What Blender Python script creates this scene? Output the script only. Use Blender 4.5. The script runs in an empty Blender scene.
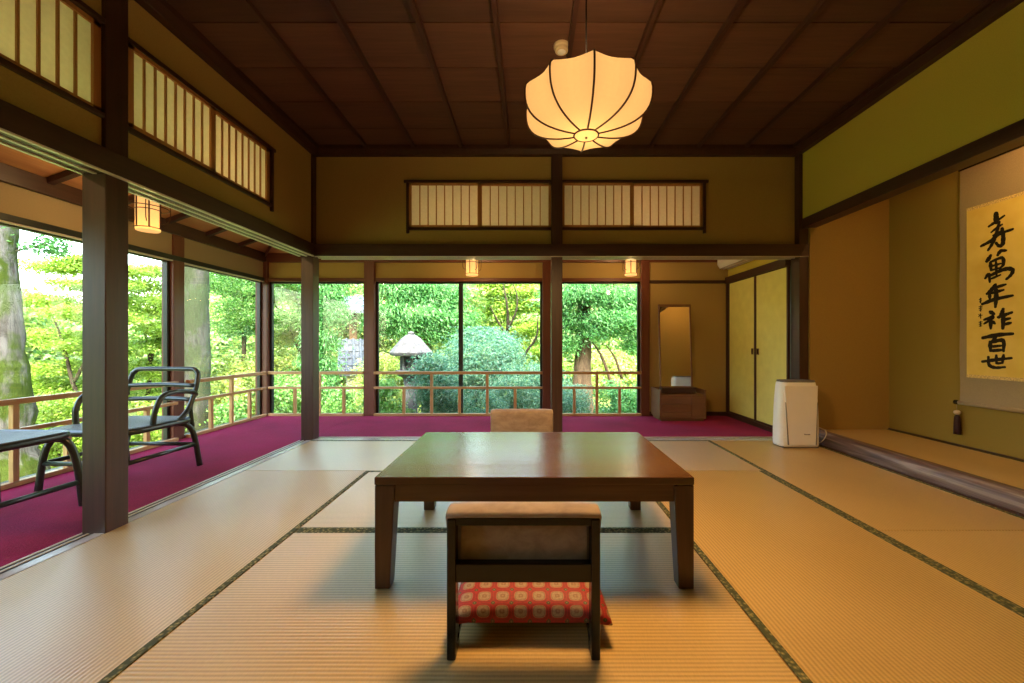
import bpy, bmesh, math, random
import numpy as np
from mathutils import Vector, Matrix

random.seed(7)
RNG = np.random.default_rng(11)
SC = bpy.context.scene
COL = SC.collection
PI = math.pi
CAM_Z = 0.92
F = 411.0

# ------------------------------------------------------------------ mesh builder
class MB:
    def __init__(s):
        s.v = []; s.f = []; s.m = []
    def add(s, verts, faces, m=0):
        b = len(s.v)
        s.v += [tuple(p) for p in verts]
        s.f += [tuple(i + b for i in f) for f in faces]
        s.m += [m] * len(faces)
        return s
    def box(s, x0, x1, y0, y1, z0, z1, m=0):
        v = [(x0,y0,z0),(x1,y0,z0),(x1,y1,z0),(x0,y1,z0),(x0,y0,z1),(x1,y0,z1),(x1,y1,z1),(x0,y1,z1)]
        return s.add(v, [(0,3,2,1),(4,5,6,7),(0,1,5,4),(1,2,6,5),(2,3,7,6),(3,0,4,7)], m)
    def hexa(s, bot, top, m=0):
        v = list(bot) + list(top)
        return s.add(v, [(0,3,2,1),(4,5,6,7),(0,1,5,4),(1,2,6,5),(2,3,7,6),(3,0,4,7)], m)
    def prism(s, poly, axis, a, b, m=0):
        """poly: list of (u,w); extruded along axis: x -> (y,z), y -> (x,z), z -> (x,y)"""
        def P(u, w, t):
            return {'x': (t,u,w), 'y': (u,t,w), 'z': (u,w,t)}[axis]
        n = len(poly)
        v = [P(u,w,a) for u,w in poly] + [P(u,w,b) for u,w in poly]
        f = [tuple(range(n-1,-1,-1)), tuple(range(n,2*n))]
        f += [(i,(i+1)%n,(i+1)%n+n,i+n) for i in range(n)]
        return s.add(v, f, m)
    def tube(s, pts, rad, n=8, closed=False, m=0, flat=1.0):
        pts = [Vector(p) for p in pts]
        k = len(pts)
        if not hasattr(rad, '__len__'): rad = [rad]*k
        verts = []
        ref = None
        for i in range(k):
            if closed: t = pts[(i+1)%k] - pts[i-1]
            else: t = pts[min(i+1,k-1)] - pts[max(i-1,0)]
            if t.length < 1e-9: t = Vector((0,0,1))
            t.normalize()
            if ref is None:
                ref = Vector((0,0,1)) if abs(t.z) < .9 else Vector((1,0,0))
            u = t.cross(ref)
            if u.length < 1e-6: u = t.cross(Vector((0,1,0)))
            u.normalize(); w = u.cross(t); w.normalize(); ref = w
            for j in range(n):
                a = 2*PI*j/n
                verts.append(pts[i] + (u*math.cos(a) + w*math.sin(a)*flat)*rad[i])
        f = []
        for i in range(k if closed else k-1):
            for j in range(n):
                a = i*n+j; b = i*n+(j+1)%n
                c = ((i+1)%k)*n+(j+1)%n; d = ((i+1)%k)*n+j
                f.append((a,b,c,d))
        if not closed:
            f.append(tuple(range(n-1,-1,-1))); f.append(tuple(range((k-1)*n,k*n)))
        return s.add(verts, f, m)
    def lathe(s, prof, n=24, c=(0,0,0), m=0, cap=True):
        v = []; f = []
        for r,z in prof:
            for j in range(n):
                a = 2*PI*j/n
                v.append((c[0]+r*math.cos(a), c[1]+r*math.sin(a), c[2]+z))
        for i in range(len(prof)-1):
            for j in range(n):
                f.append((i*n+j, i*n+(j+1)%n, (i+1)*n+(j+1)%n, (i+1)*n+j))
        if cap:
            f.append(tuple(range(n-1,-1,-1))); f.append(tuple(range((len(prof)-1)*n, len(prof)*n)))
        return s.add(v, f, m)
    def build(s, name, mats, parent=None, bevel=0, smooth=False, origin=None, segs=2):
        me = bpy.data.meshes.new(name)
        if origin is None:
            if parent is None:
                a = np.array(s.v)
                lo = a.min(0); hi = a.max(0)
                origin = ((lo[0]+hi[0])/2, (lo[1]+hi[1])/2, lo[2])
            else:
                origin = (0,0,0)
        o3 = origin
        me.from_pydata([(x-o3[0], y-o3[1], z-o3[2]) for x,y,z in s.v], [], s.f)
        if not isinstance(mats, (list,tuple)): mats = [mats]
        for mt in mats: me.materials.append(mt)
        me.polygons.foreach_set('material_index', s.m)
        if smooth: me.polygons.foreach_set('use_smooth', [True]*len(s.f))
        me.update()
        bm = bmesh.new(); bm.from_mesh(me)
        bmesh.ops.recalc_face_normals(bm, faces=bm.faces)
        bm.to_mesh(me); bm.free()
        o = bpy.data.objects.new(name, me)
        COL.objects.link(o)
        o.location = o3
        if parent is not None: o.parent = parent
        if bevel:
            b = o.modifiers.new('bevel', 'BEVEL'); b.width = bevel; b.segments = segs
            b.limit_method = 'ANGLE'; b.angle_limit = 0.7
            b.harden_normals = False
        return o

def tag(o, label=None, cat=None, group=None, kind=None):
    if label: o['label'] = label
    if cat: o['category'] = cat
    if group: o['group'] = group
    if kind: o['kind'] = kind
    return o
def thing(name, label, cat, loc=(0,0,0), rz=0.0, group=None, kind=None):
    o = bpy.data.objects.new(name, None)
    COL.objects.link(o)
    o.location = loc; o.rotation_euler = (0,0,rz); o.empty_display_size = .1
    return tag(o, label, cat, group, kind)
def copy_tree(o, parent=None):
    c = o.copy(); COL.objects.link(c)
    if parent is not None: c.parent = parent
    for ch in list(o.children): copy_tree(ch, c)
    return c
def spline(pts, n=8):
    """Catmull-Rom through pts"""
    P = [Vector(p) for p in pts]
    P = [P[0]*2-P[1]] + P + [P[-1]*2-P[-2]]
    out = []
    for i in range(1, len(P)-2):
        for k in range(n):
            t = k/n
            a,b,c,d = P[i-1],P[i],P[i+1],P[i+2]
            out.append(.5*((2*b)+(c-a)*t+(2*a-5*b+4*c-d)*t*t+(3*b-a-3*c+d)*t**3))
    out.append(P[-2])
    return out

# ------------------------------------------------------------------ materials
def new_mat(name):
    m = bpy.data.materials.new(name); m.use_nodes = True
    nt = m.node_tree
    for n in list(nt.nodes): nt.nodes.remove(n)
    out = nt.nodes.new('ShaderNodeOutputMaterial')
    return m, nt, out
def N(nt, t, **kw):
    n = nt.nodes.new(t)
    for k,v in kw.items():
        if k in ('operation','blend_type','wave_type','bands_direction','feature','noise_dimensions','voronoi_dimensions','data_type','vector_type','convert_from','convert_to','wave_profile','distribution'):
            setattr(n, k, v)
        else:
            n.inputs[k].default_value = v
    return n
def ramp(nt, fac, stops):
    r = nt.nodes.new('ShaderNodeValToRGB')
    e = r.color_ramp.elements
    e[0].position = stops[0][0]; e[0].color = (*stops[0][1],1)
    e[1].position = stops[-1][0]; e[1].color = (*stops[-1][1],1)
    for p,c in stops[1:-1]:
        x = e.new(p); x.color = (*c,1)
    nt.links.new(fac, r.inputs['Fac'])
    return r.outputs['Color']
def pbsdf(nt, out, rough=.5, spec=.5, metal=0):
    b = nt.nodes.new('ShaderNodeBsdfPrincipled')
    b.inputs['Roughness'].default_value = rough
    b.inputs['Specular IOR Level'].default_value = spec
    b.inputs['Metallic'].default_value = metal
    nt.links.new(b.outputs[0], out.inputs['Surface'])
    return b
def coords(nt, scale=(1,1,1), kind='Object'):
    tc = nt.nodes.new('ShaderNodeTexCoord')
    mp = nt.nodes.new('ShaderNodeMapping')
    mp.inputs['Scale'].default_value = scale
    nt.links.new(tc.outputs[kind], mp.inputs['Vector'])
    return mp.outputs['Vector']
def bump(nt, b, h, strength=.3, dist=.01):
    n = nt.nodes.new('ShaderNodeBump')
    n.inputs['Strength'].default_value = strength
    n.inputs['Distance'].default_value = dist
    nt.links.new(h, n.inputs['Height']); nt.links.new(n.outputs[0], b.inputs['Normal'])
    return n
def simple(name, col, rough=.5, spec=.5, metal=0, nscale=30, var=.12, bmp=0.0, bdist=.002):
    m, nt, out = new_mat(name)
    b = pbsdf(nt, out, rough, spec, metal)
    v = coords(nt)
    n = N(nt, 'ShaderNodeTexNoise', Scale=nscale, Detail=4.0)
    nt.links.new(v, n.inputs['Vector'])
    c = ramp(nt, n.outputs[0], [(.3,tuple(x*(1-var) for x in col)),(.7,tuple(min(1,x*(1+var)) for x in col))])
    nt.links.new(c, b.inputs['Base Color'])
    if bmp: bump(nt, b, n.outputs[0], bmp, bdist)
    return m
def wood(name, c1, c2, rough=.35, axis='z', scale=14, spec=.5, bmp=.06):
    m, nt, out = new_mat(name)
    b = pbsdf(nt, out, rough, spec)
    sc = {'x': (.06,1,1), 'y': (1,.06,1), 'z': (1,1,.06)}[axis]
    v = coords(nt, sc)
    n1 = N(nt, 'ShaderNodeTexNoise', Scale=scale, Detail=6.0, Roughness=.6, Distortion=.6)
    n2 = N(nt, 'ShaderNodeTexNoise', Scale=scale*7, Detail=3.0)
    nt.links.new(v, n1.inputs['Vector']); nt.links.new(v, n2.inputs['Vector'])
    mx = N(nt, 'ShaderNodeMath', operation='MULTIPLY_ADD'); mx.inputs[1].default_value = .35
    nt.links.new(n2.outputs[0], mx.inputs[0])
    m2 = N(nt, 'ShaderNodeMath', operation='MULTIPLY'); m2.inputs[1].default_value = .65
    nt.links.new(n1.outputs[0], m2.inputs[0]); nt.links.new(m2.outputs[0], mx.inputs[2])
    c = ramp(nt, mx.outputs[0], [(.32,c1),(.68,c2)])
    nt.links.new(c, b.inputs['Base Color'])
    rr = N(nt, 'ShaderNodeMath', operation='MULTIPLY_ADD'); rr.inputs[1].default_value = .2; rr.inputs[2].default_value = rough-.1
    nt.links.new(n1.outputs[0], rr.inputs[0]); nt.links.new(rr.outputs[0], b.inputs['Roughness'])
    if bmp: bump(nt, b, mx.outputs[0], bmp, .004)
    return m

DARK1, DARK2 = (.034,.014,.009), (.072,.031,.020)
M = {}
for ax in 'xyz':
    M['dark_'+ax] = wood('dark_stained_wood_'+ax, DARK1, DARK2, .42, ax)
    M['rail_'+ax] = wood('varnished_tan_wood_'+ax, (.42,.23,.09), (.60,.37,.17), .3, ax, 18)
    M['cedar_'+ax] = wood('cedar_'+ax, (.40,.18,.065), (.56,.28,.11), .45, ax, 22)
    M['red_'+ax] = wood('reddish_beam_wood_'+ax, (.10,.028,.014), (.17,.055,.028), .4, ax)
M['table'] = wood('walnut_table', (.060,.026,.012), (.105,.048,.021), .23, 'x', 10, .5, .0)
M['ceil'] = wood('ceiling_board_x', (.070,.032,.020), (.125,.058,.036), .6, 'x', 9, .3)
_nt = M['ceil'].node_tree
_b = [n for n in _nt.nodes if n.type=='BSDF_PRINCIPLED'][0]
_src = _b.inputs['Base Color'].links[0].from_socket
_g = _nt.nodes.new('ShaderNodeNewGeometry'); _r = ramp(_nt,_g.outputs['Random Per Island'],[(0,(.72,.72,.72)),(1,(1.15,1.1,1.05))])
_m = _nt.nodes.new('ShaderNodeMix'); _m.data_type='RGBA'; _m.blend_type='MULTIPLY'; _m.inputs[0].default_value=1
_nt.links.new(_src,_m.inputs[6]); _nt.links.new(_r,_m.inputs[7]); _nt.links.new(_m.outputs[2],_b.inputs['Base Color'])
M['ceil_dark'] = wood('ceiling_batten', (.035,.014,.009), (.07,.028,.017), .45, 'y', 9, .3)
M['ver_ceil'] = wood('veranda_ceiling_wood', (.42,.20,.075), (.62,.33,.14), .5, 'y', 6, .3)
M['ver_ceil_x'] = wood('veranda_ceiling_wood_x', (.42,.20,.075), (.62,.33,.14), .5, 'x', 6, .3)
M['dresser'] = wood('oak_dresser', (.14,.066,.030), (.23,.115,.052), .45, 'x', 12)
M['plaster'] = simple('ochre_plaster', (.41,.285,.10), .9, .15, 0, 160, .06, .25, .002)
M['plaster_grey'] = simple('greyish_plaster', (.34,.265,.15), .9, .15, 0, 160, .06, .25, .002)
M['plaster_far'] = simple('shaded_ochre_plaster', (.34,.225,.065), .9, .15, 0, 160, .06, .25, .002)  # dimness of the alcove side wall put into a darker ochre
M['plaster_alcove'] = simple('shaded_olive_plaster', (.30,.225,.055), .9, .15, 0, 160, .06, .25, .002)  # weak light on the alcove back wall put into a darker olive
M['plaster_y'] = simple('lit_olive_yellow_plaster', (.58,.475,.08), .9, .15, 0, 160, .06, .25, .002)  # window light on the right wall put into a lighter tone
M['lacquer'] = simple('black_lacquer', (.012,.010,.008), .25, .5, 0, 20, .2)
M['alu'] = simple('dark_bronze_aluminium', (.030,.035,.032), .35, .5, .3, 20, .1)
M['strip'] = simple('pale_track_strip', (.62,.58,.50), .35, .5, 0, 20, .06)
M['groove'] = simple('track_groove', (.02,.016,.018), .45, .4, 0, 20, .1)
M['white'] = simple('white_plastic', (.80,.79,.80), .35, .5, 0, 8, .02)
M['grey_pl'] = simple('grey_plastic', (.16,.16,.17), .4, .5, 0, 8, .05)
M['cream'] = simple('cream_plastic', (.62,.50,.34), .45, .4, 0, 8, .04)
M['text'] = simple('grey_print', (.22,.21,.25), .5, .3, 0, 8, .04)
M['ink'] = simple('black_ink', (.018,.014,.008), .6, .2, 0, 60, .25)
M['fusuma'] = simple('yellow_green_fusuma_paper', (.75,.71,.22), .75, .2, 0, 9, .05)
M['tassel'] = simple('dark_purple_silk', (.030,.010,.022), .6, .4, 0, 90, .3)
M['bead'] = simple('ivory_bead', (.62,.55,.50), .3, .5, 0, 20, .05)
M['brass'] = simple('aged_brass', (.20,.14,.06), .4, .5, .8, 40, .2)
M['cane'] = simple('dark_green_lacquered_cane', (.018,.028,.024), .28, .6, 0, 40, .25)
M['cord'] = simple('cream_cable', (.60,.55,.42), .45, .4, 0, 20, .05)
M['black_cord'] = simple('black_cable', (.004,.003,.003), .85, .1, 0, 20, .05)
M['stone'] = simple('weathered_granite', (.10,.10,.102), .9, .2, 0, 18, .3, .5, .02)
M['house'] = simple('pale_render_wall', (.46,.42,.34), .9, .2, 0, 6, .08)
M['moss'] = simple('mossy_earth', (.16,.20,.05), 1.0, .1, 0, 3, .4, .5, .05)
M['roof_dark'] = simple('roof_board', (.10,.07,.05), .9, .2, 0, 6, .2)

# carpet
def mk_carpet():
    m, nt, out = new_mat('crimson_carpet')
    b = pbsdf(nt, out, .95, .1)
    b.inputs['Sheen Weight'].default_value = .10
    b.inputs['Sheen Tint'].default_value = (.9,.35,.6,1)
    v = coords(nt)
    n1 = N(nt, 'ShaderNodeTexNoise', Scale=2.2, Detail=5.0); n2 = N(nt, 'ShaderNodeTexNoise', Scale=170.0, Detail=2.0)
    nt.links.new(v, n1.inputs['Vector']); nt.links.new(v, n2.inputs['Vector'])
    a = N(nt, 'ShaderNodeMath', operation='MULTIPLY_ADD'); a.inputs[1].default_value = .45
    nt.links.new(n2.outputs[0], a.inputs[0])
    a2 = N(nt, 'ShaderNodeMath', operation='MULTIPLY'); a2.inputs[1].default_value = .55
    nt.links.new(n1.outputs[0], a2.inputs[0]); nt.links.new(a2.outputs[0], a.inputs[2])
    c = ramp(nt, a.outputs[0], [(.3,(.14,.003,.026)),(.7,(.35,.008,.070))])
    nt.links.new(c, b.inputs['Base Color'])
    bump(nt, b, n2.outputs[0], .5, .006)
    return m
M['carpet'] = mk_carpet()

def mk_tatami():
    """mat of local length along X: ribs run along X"""
    m, nt, out = new_mat('woven_rush')
    b = pbsdf(nt, out, .32, .9); b.inputs['IOR'].default_value = 1.75
    b.inputs['Anisotropic'].default_value = .85
    tc = nt.nodes.new('ShaderNodeTexCoord')
    sep = nt.nodes.new('ShaderNodeSeparateXYZ'); nt.links.new(tc.outputs['Object'], sep.inputs[0])
    w = N(nt, 'ShaderNodeMath', operation='MULTIPLY'); w.inputs[1].default_value = 2*PI/.0152
    nt.links.new(sep.outputs['Y'], w.inputs[0])
    s = N(nt, 'ShaderNodeMath', operation='SINE'); nt.links.new(w.outputs[0], s.inputs[0])
    s2 = N(nt, 'ShaderNodeMath', operation='MULTIPLY_ADD'); s2.inputs[1].default_value = .5; s2.inputs[2].default_value = .5
    nt.links.new(s.outputs[0], s2.inputs[0])
    mp = nt.nodes.new('ShaderNodeMapping'); mp.inputs['Scale'].default_value = (260,40,1)
    nt.links.new(tc.outputs['Object'], mp.inputs[0])
    n1 = N(nt, 'ShaderNodeTexNoise', Scale=1.0, Detail=2.0); nt.links.new(mp.outputs[0], n1.inputs['Vector'])
    n2 = N(nt, 'ShaderNodeTexNoise', Scale=1.6, Detail=4.0); nt.links.new(tc.outputs['Object'], n2.inputs['Vector'])
    mix = N(nt, 'ShaderNodeMath', operation='MULTIPLY_ADD'); mix.inputs[1].default_value = .40
    nt.links.new(s2.outputs[0], mix.inputs[0])
    k = N(nt, 'ShaderNodeMath', operation='MULTIPLY_ADD'); k.inputs[1].default_value = .32
    nt.links.new(n1.outputs[0], k.inputs[0])
    k2 = N(nt, 'ShaderNodeMath', operation='MULTIPLY'); k2.inputs[1].default_value = .3
    nt.links.new(n2.outputs[0], k2.inputs[0]); nt.links.new(k2.outputs[0], k.inputs[2])
    nt.links.new(k.outputs[0], mix.inputs[2])
    c = ramp(nt, mix.outputs[0], [(.2,(.36,.235,.078)),(.8,(.68,.475,.195))])
    nt.links.new(c, b.inputs['Base Color'])
    vt = nt.nodes.new('ShaderNodeVectorTransform'); vt.vector_type = 'VECTOR'; vt.convert_from = 'OBJECT'; vt.convert_to = 'WORLD'
    vt.inputs[0].default_value = (1,0,0)
    nt.links.new(vt.outputs[0], b.inputs['Tangent'])
    bump(nt, b, s2.outputs[0], .35, .0016)
    return m
M['tatami'] = mk_tatami()

def mk_border():
    m, nt, out = new_mat('brocade_mat_border')
    b = pbsdf(nt, out, .8, .2)
    v = coords(nt, (1,1,1))
    vo = N(nt, 'ShaderNodeTexVoronoi', Scale=75.0); nt.links.new(v, vo.inputs['Vector'])
    c = ramp(nt, vo.outputs['Distance'], [(.12,(.34,.29,.12)),(.34,(.16,.155,.07)),(.6,(.06,.07,.035))])
    nt.links.new(c, b.inputs['Base Color'])
    return m
M['border'] = mk_border()

def mk_velvet(name, c1, c2):
    m, nt, out = new_mat(name)
    b = pbsdf(nt, out, .8, .2)
    b.inputs['Sheen Weight'].default_value = .25
    v = coords(nt, (1,1,1.6))
    n = N(nt, 'ShaderNodeTexNoise', Scale=13.0, Detail=6.0, Roughness=.62, Distortion=.5); nt.links.new(v, n.inputs['Vector'])
    c = ramp(nt, n.outputs[0], [(.36,c1),(.5,tuple((a+bb)/2 for a,bb in zip(c1,c2))),(.64,c2)])
    nt.links.new(c, b.inputs['Base Color'])
    return m
M['velvet'] = mk_velvet('beige_velvet', (.23,.165,.12), (.33,.25,.185))

def mk_brocade():
    m, nt, out = new_mat('red_gold_brocade')
    b = pbsdf(nt, out, .6, .35)
    tc = nt.nodes.new('ShaderNodeTexCoord')
    sep = nt.nodes.new('ShaderNodeSeparateXYZ'); nt.links.new(tc.outputs['UV'], sep.inputs[0])
    def cell(sock, off=0.0):
        a = N(nt, 'ShaderNodeMath', operation='ADD'); a.inputs[1].default_value = off; nt.links.new(sock, a.inputs[0])
        f = N(nt, 'ShaderNodeMath', operation='FRACT'); nt.links.new(a.outputs[0], f.inputs[0])
        s = N(nt, 'ShaderNodeMath', operation='SUBTRACT'); s.inputs[1].default_value = .5; nt.links.new(f.outputs[0], s.inputs[0])
        ab = N(nt, 'ShaderNodeMath', operation='ABSOLUTE'); nt.links.new(s.outputs[0], ab.inputs[0])
        return ab.outputs[0]
    def radial(off, p):
        x = cell(sep.outputs['X'], off); y = cell(sep.outputs['Y'], off)
        px = N(nt, 'ShaderNodeMath', operation='POWER'); px.inputs[1].default_value = p; nt.links.new(x, px.inputs[0])
        py = N(nt, 'ShaderNodeMath', operation='POWER'); py.inputs[1].default_value = p; nt.links.new(y, py.inputs[0])
        ad = N(nt, 'ShaderNodeMath', operation='ADD'); nt.links.new(px.outputs[0], ad.inputs[0]); nt.links.new(py.outputs[0], ad.inputs[1])
        r = N(nt, 'ShaderNodeMath', operation='POWER'); r.inputs[1].default_value = 1/p; nt.links.new(ad.outputs[0], r.inputs[0])
        return r.outputs[0]
    RED=(.38,.020,.022); RED2=(.24,.030,.022); GOLD=(.34,.23,.135); BR=(.24,.11,.06); GREEN=(.09,.075,.03)
    c1 = ramp(nt, radial(0.0, 3.2), [(.0,GOLD),(.10,BR),(.15,GOLD),(.27,GOLD),(.30,BR),(.335,GOLD),(.36,RED),(.44,RED2),(.5,RED)])
    c2 = ramp(nt, radial(0.5, 1.2), [(.0,GOLD),(.07,GREEN),(.12,GREEN),(.15,RED),(.5,RED)])
    f2 = ramp(nt, radial(0.5, 1.2), [(.13,(1,1,1)),(.16,(0,0,0))])
    mx = nt.nodes.new('ShaderNodeMix'); mx.data_type = 'RGBA'
    nt.links.new(f2, mx.inputs[0]); nt.links.new(c1, mx.inputs[6]); nt.links.new(c2, mx.inputs[7])
    n = N(nt, 'ShaderNodeTexNoise', Scale=9.0, Detail=3.0); nt.links.new(tc.outputs['UV'], n.inputs['Vector'])
    mm = nt.nodes.new('ShaderNodeMix'); mm.data_type = 'RGBA'; mm.blend_type = 'MULTIPLY'; mm.inputs[0].default_value = .6
    nn = ramp(nt, n.outputs[0], [(.3,(.6,.6,.6)),(.7,(1.15,1.15,1.15))])
    nt.links.new(mx.outputs[2], mm.inputs[6]); nt.links.new(nn, mm.inputs[7])
    nt.links.new(mm.outputs[2], b.inputs['Base Color'])
    return m
M['brocade'] = mk_brocade()

def mk_paper(name, col, trans=.5):
    m, nt, out = new_mat(name)
    d = nt.nodes.new('ShaderNodeBsdfDiffuse'); t = nt.nodes.new('ShaderNodeBsdfTranslucent'); mx = nt.nodes.new('ShaderNodeMixShader')
    v = coords(nt); n = N(nt, 'ShaderNodeTexNoise', Scale=45.0, Detail=5.0); nt.links.new(v, n.inputs['Vector'])
    c = ramp(nt, n.outputs[0], [(.3,tuple(x*.93 for x in col)),(.7,col)])
    nt.links.new(c, d.inputs[0]); nt.links.new(c, t.inputs[0])
    mx.inputs[0].default_value = trans
    nt.links.new(d.outputs[0], mx.inputs[1]); nt.links.new(t.outputs[0], mx.inputs[2])
    nt.links.new(mx.outputs[0], out.inputs['Surface'])
    return m
M['paper'] = mk_paper('shoji_paper', (.95,.91,.82), .74)
def mk_scroll():
    m, nt, out = new_mat('yellow_scroll_paper')
    b = pbsdf(nt, out, .8, .2)
    v = coords(nt, (1,1,1)); n = N(nt, 'ShaderNodeTexNoise', Scale=5.0, Detail=5.0); nt.links.new(v, n.inputs['Vector'])
    c = ramp(nt, n.outputs[0], [(.3,(.76,.56,.13)),(.7,(.88,.70,.22))]); nt.links.new(c, b.inputs['Base Color'])
    return m
M['scroll'] = mk_scroll()
M['mount'] = simple('grey_silk_mount', (.36,.29,.19), .75, .3, 0, 220, .12)
M['gold_edge'] = simple('flecked_gold_edging', (.70,.52,.22), .6, .4, 0, 130, .45)

def mk_glow(name, col, strength):
    m, nt, out = new_mat(name)
    e = nt.nodes.new('ShaderNodeEmission'); d = nt.nodes.new('ShaderNodeBsdfTranslucent'); a = nt.nodes.new('ShaderNodeAddShader')
    v = coords(nt); n = N(nt, 'ShaderNodeTexNoise', Scale=60.0, Detail=4.0); nt.links.new(v, n.inputs['Vector'])
    c = ramp(nt, n.outputs[0], [(.25,tuple(x*.92 for x in col)),(.75,col)])
    nt.links.new(c, e.inputs[0]); e.inputs[1].default_value = strength
    d.inputs[0].default_value = (.6,.42,.21,1)
    nt.links.new(e.outputs[0], a.inputs[0]); nt.links.new(d.outputs[0], a.inputs[1])
    nt.links.new(a.outputs[0], out.inputs['Surface'])
    return m
M['shade'] = mk_glow('silk_lamp_shade', (1.0,.58,.23), .38)
M['lantern'] = mk_glow('lantern_paper', (1.0,.58,.22), .70)
M['tube'] = mk_glow('warm_tube', (1.0,.55,.2), 6.0)

def mk_glass():
    m, nt, out = new_mat('window_glass')
    t = nt.nodes.new('ShaderNodeBsdfTransparent'); g = nt.nodes.new('ShaderNodeBsdfGlossy'); mx = nt.nodes.new('ShaderNodeMixShader')
    t.inputs[0].default_value = (.95,.97,.95,1); g.inputs['Roughness'].default_value = .01
    fr = nt.nodes.new('ShaderNodeFresnel')
    ge = nt.nodes.new('ShaderNodeNewGeometry'); io = N(nt,'ShaderNodeMath',operation='MULTIPLY_ADD'); io.inputs[1].default_value = 1/1.33-1.33; io.inputs[2].default_value = 1.33
    nt.links.new(ge.outputs['Backfacing'],io.inputs[0]); nt.links.new(io.outputs[0],fr.inputs['IOR'])
    nt.links.new(fr.outputs[0], mx.inputs[0]); nt.links.new(t.outputs[0], mx.inputs[1]); nt.links.new(g.outputs[0], mx.inputs[2])
    nt.links.new(mx.outputs[0], out.inputs['Surface'])
    return m
M['glass'] = mk_glass()
def mk_mirror():
    m, nt, out = new_mat('mirror_silver')
    b = pbsdf(nt, out, .02, .5, 1.0)
    v = coords(nt); n = N(nt, 'ShaderNodeTexNoise', Scale=3.0); nt.links.new(v, n.inputs['Vector'])
    c = ramp(nt, n.outputs[0], [(.3,(.80,.82,.80)),(.7,(.84,.86,.84))]); nt.links.new(c, b.inputs['Base Color'])
    return m
M['mirror'] = mk_mirror()

def mk_bark(name, c1, c2, moss=None, sc=7):
    m, nt, out = new_mat(name)
    b = pbsdf(nt, out, .95, .1)
    v = coords(nt, (1,1,.28))
    n = N(nt, 'ShaderNodeTexNoise', Scale=float(sc), Detail=7.0, Roughness=.65, Distortion=1.0); nt.links.new(v, n.inputs['Vector'])
    c = ramp(nt, n.outputs[0], [(.34,c1),(.66,c2)])
    if moss:
        v2 = coords(nt, (1,1,.6)); n2 = N(nt, 'ShaderNodeTexNoise', Scale=3.4, Detail=6.0, Roughness=.6); nt.links.new(v2, n2.inputs['Vector'])
        f = ramp(nt, n2.outputs[0], [(.40,(0,0,0)),(.52,(1,1,1))])
        mx = nt.nodes.new('ShaderNodeMix'); mx.data_type = 'RGBA'
        mx.inputs[7].default_value = (*moss,1)
        nt.links.new(f, mx.inputs[0]); nt.links.new(c, mx.inputs[6]); c = mx.outputs[2]
    nt.links.new(c, b.inputs['Base Color'])
    bump(nt, b, n.outputs[0], .8, .05)
    return m
M['bark_moss'] = mk_bark('mossy_bark', (.032,.027,.023), (.17,.16,.148), (.035,.052,.007))
M['bark_grey'] = mk_bark('grey_bark', (.035,.034,.028), (.105,.10,.088), (.045,.055,.028))
M['bark_brown'] = mk_bark('brown_bark', (.065,.042,.026), (.16,.105,.06), None, 9)
M['bark_dark'] = mk_bark('dark_branch_bark', (.028,.022,.014), (.07,.055,.035), None, 9)

def mk_leaf(name, cols, trans=.4):
    m, nt, out = new_mat(name)
    g = nt.nodes.new('ShaderNodeNewGeometry')
    st = [(i/(len(cols)-1), c) for i,c in enumerate(cols)]
    c = ramp(nt, g.outputs['Random Per Island'], st)
    d = nt.nodes.new('ShaderNodeBsdfPrincipled'); d.inputs['Roughness'].default_value = .5; d.inputs['Specular IOR Level'].default_value = .3
    t = nt.nodes.new('ShaderNodeBsdfTranslucent'); mx = nt.nodes.new('ShaderNodeMixShader'); mx.inputs[0].default_value = trans
    nt.links.new(c, d.inputs['Base Color'])
    nt.links.new(c, t.inputs[0])
    nt.links.new(d.outputs[0], mx.inputs[1]); nt.links.new(t.outputs[0], mx.inputs[2]); nt.links.new(mx.outputs[0], out.inputs['Surface'])
    return m
M['leaf_maple'] = mk_leaf('maple_leaf', [(.18,.34,.03),(.32,.50,.05),(.44,.56,.10),(.25,.44,.05),(.52,.62,.24)])
M['leaf_yellow'] = mk_leaf('yellow_green_leaf', [(.34,.45,.06),(.46,.52,.12),(.26,.42,.08),(.58,.62,.32)])
M['leaf_mid'] = mk_leaf('mid_green_leaf', [(.07,.24,.04),(.15,.37,.07),(.26,.46,.10),(.10,.30,.07),(.38,.52,.26)])
M['leaf_teal'] = mk_leaf('blue_green_needle', [(.03,.14,.09),(.10,.31,.20),(.22,.42,.30),(.05,.20,.11),(.20,.36,.14),(.34,.48,.40)])
M['leaf_cedar'] = mk_leaf('cedar_needle', [(.06,.26,.06),(.13,.40,.09),(.22,.48,.14),(.09,.32,.12),(.36,.56,.26)])
M['leaf_dark'] = mk_leaf('dark_green_leaf', [(.035,.13,.04),(.07,.22,.05),(.11,.28,.08)])
M['leaf_far'] = mk_leaf('distant_leaf', [(.12,.32,.06),(.30,.46,.09),(.42,.52,.14),(.14,.34,.14),(.38,.50,.12),(.55,.62,.38)])

def mk_tile():
    m, nt, out = new_mat('grey_roof_tile')
    b = pbsdf(nt, out, .5, .5)
    v = coords(nt); n = N(nt, 'ShaderNodeTexNoise', Scale=5.0, Detail=5.0); nt.links.new(v, n.inputs['Vector'])
    c = ramp(nt, n.outputs[0], [(.3,(.05,.06,.075)),(.7,(.14,.16,.185))]); nt.links.new(c, b.inputs['Base Color'])
    return m
M['tile'] = mk_tile()

# ------------------------------------------------------------------ dimensions
FLOOR_T = 0.05           # thickness of mats
XL, XR = -2.04, 2.63     # room faces (left pillars / alcove log)
YB = 3.90                # front faces of the back pillars
KZ0, KZ1 = 1.742, 1.855  # lintel bottom / top
CZ = 2.71                # underside of the cornice
VX = -3.35               # left window wall inner face
VY = 5.25                # back window wall inner face
YR = -0.85               # rear wall

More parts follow.
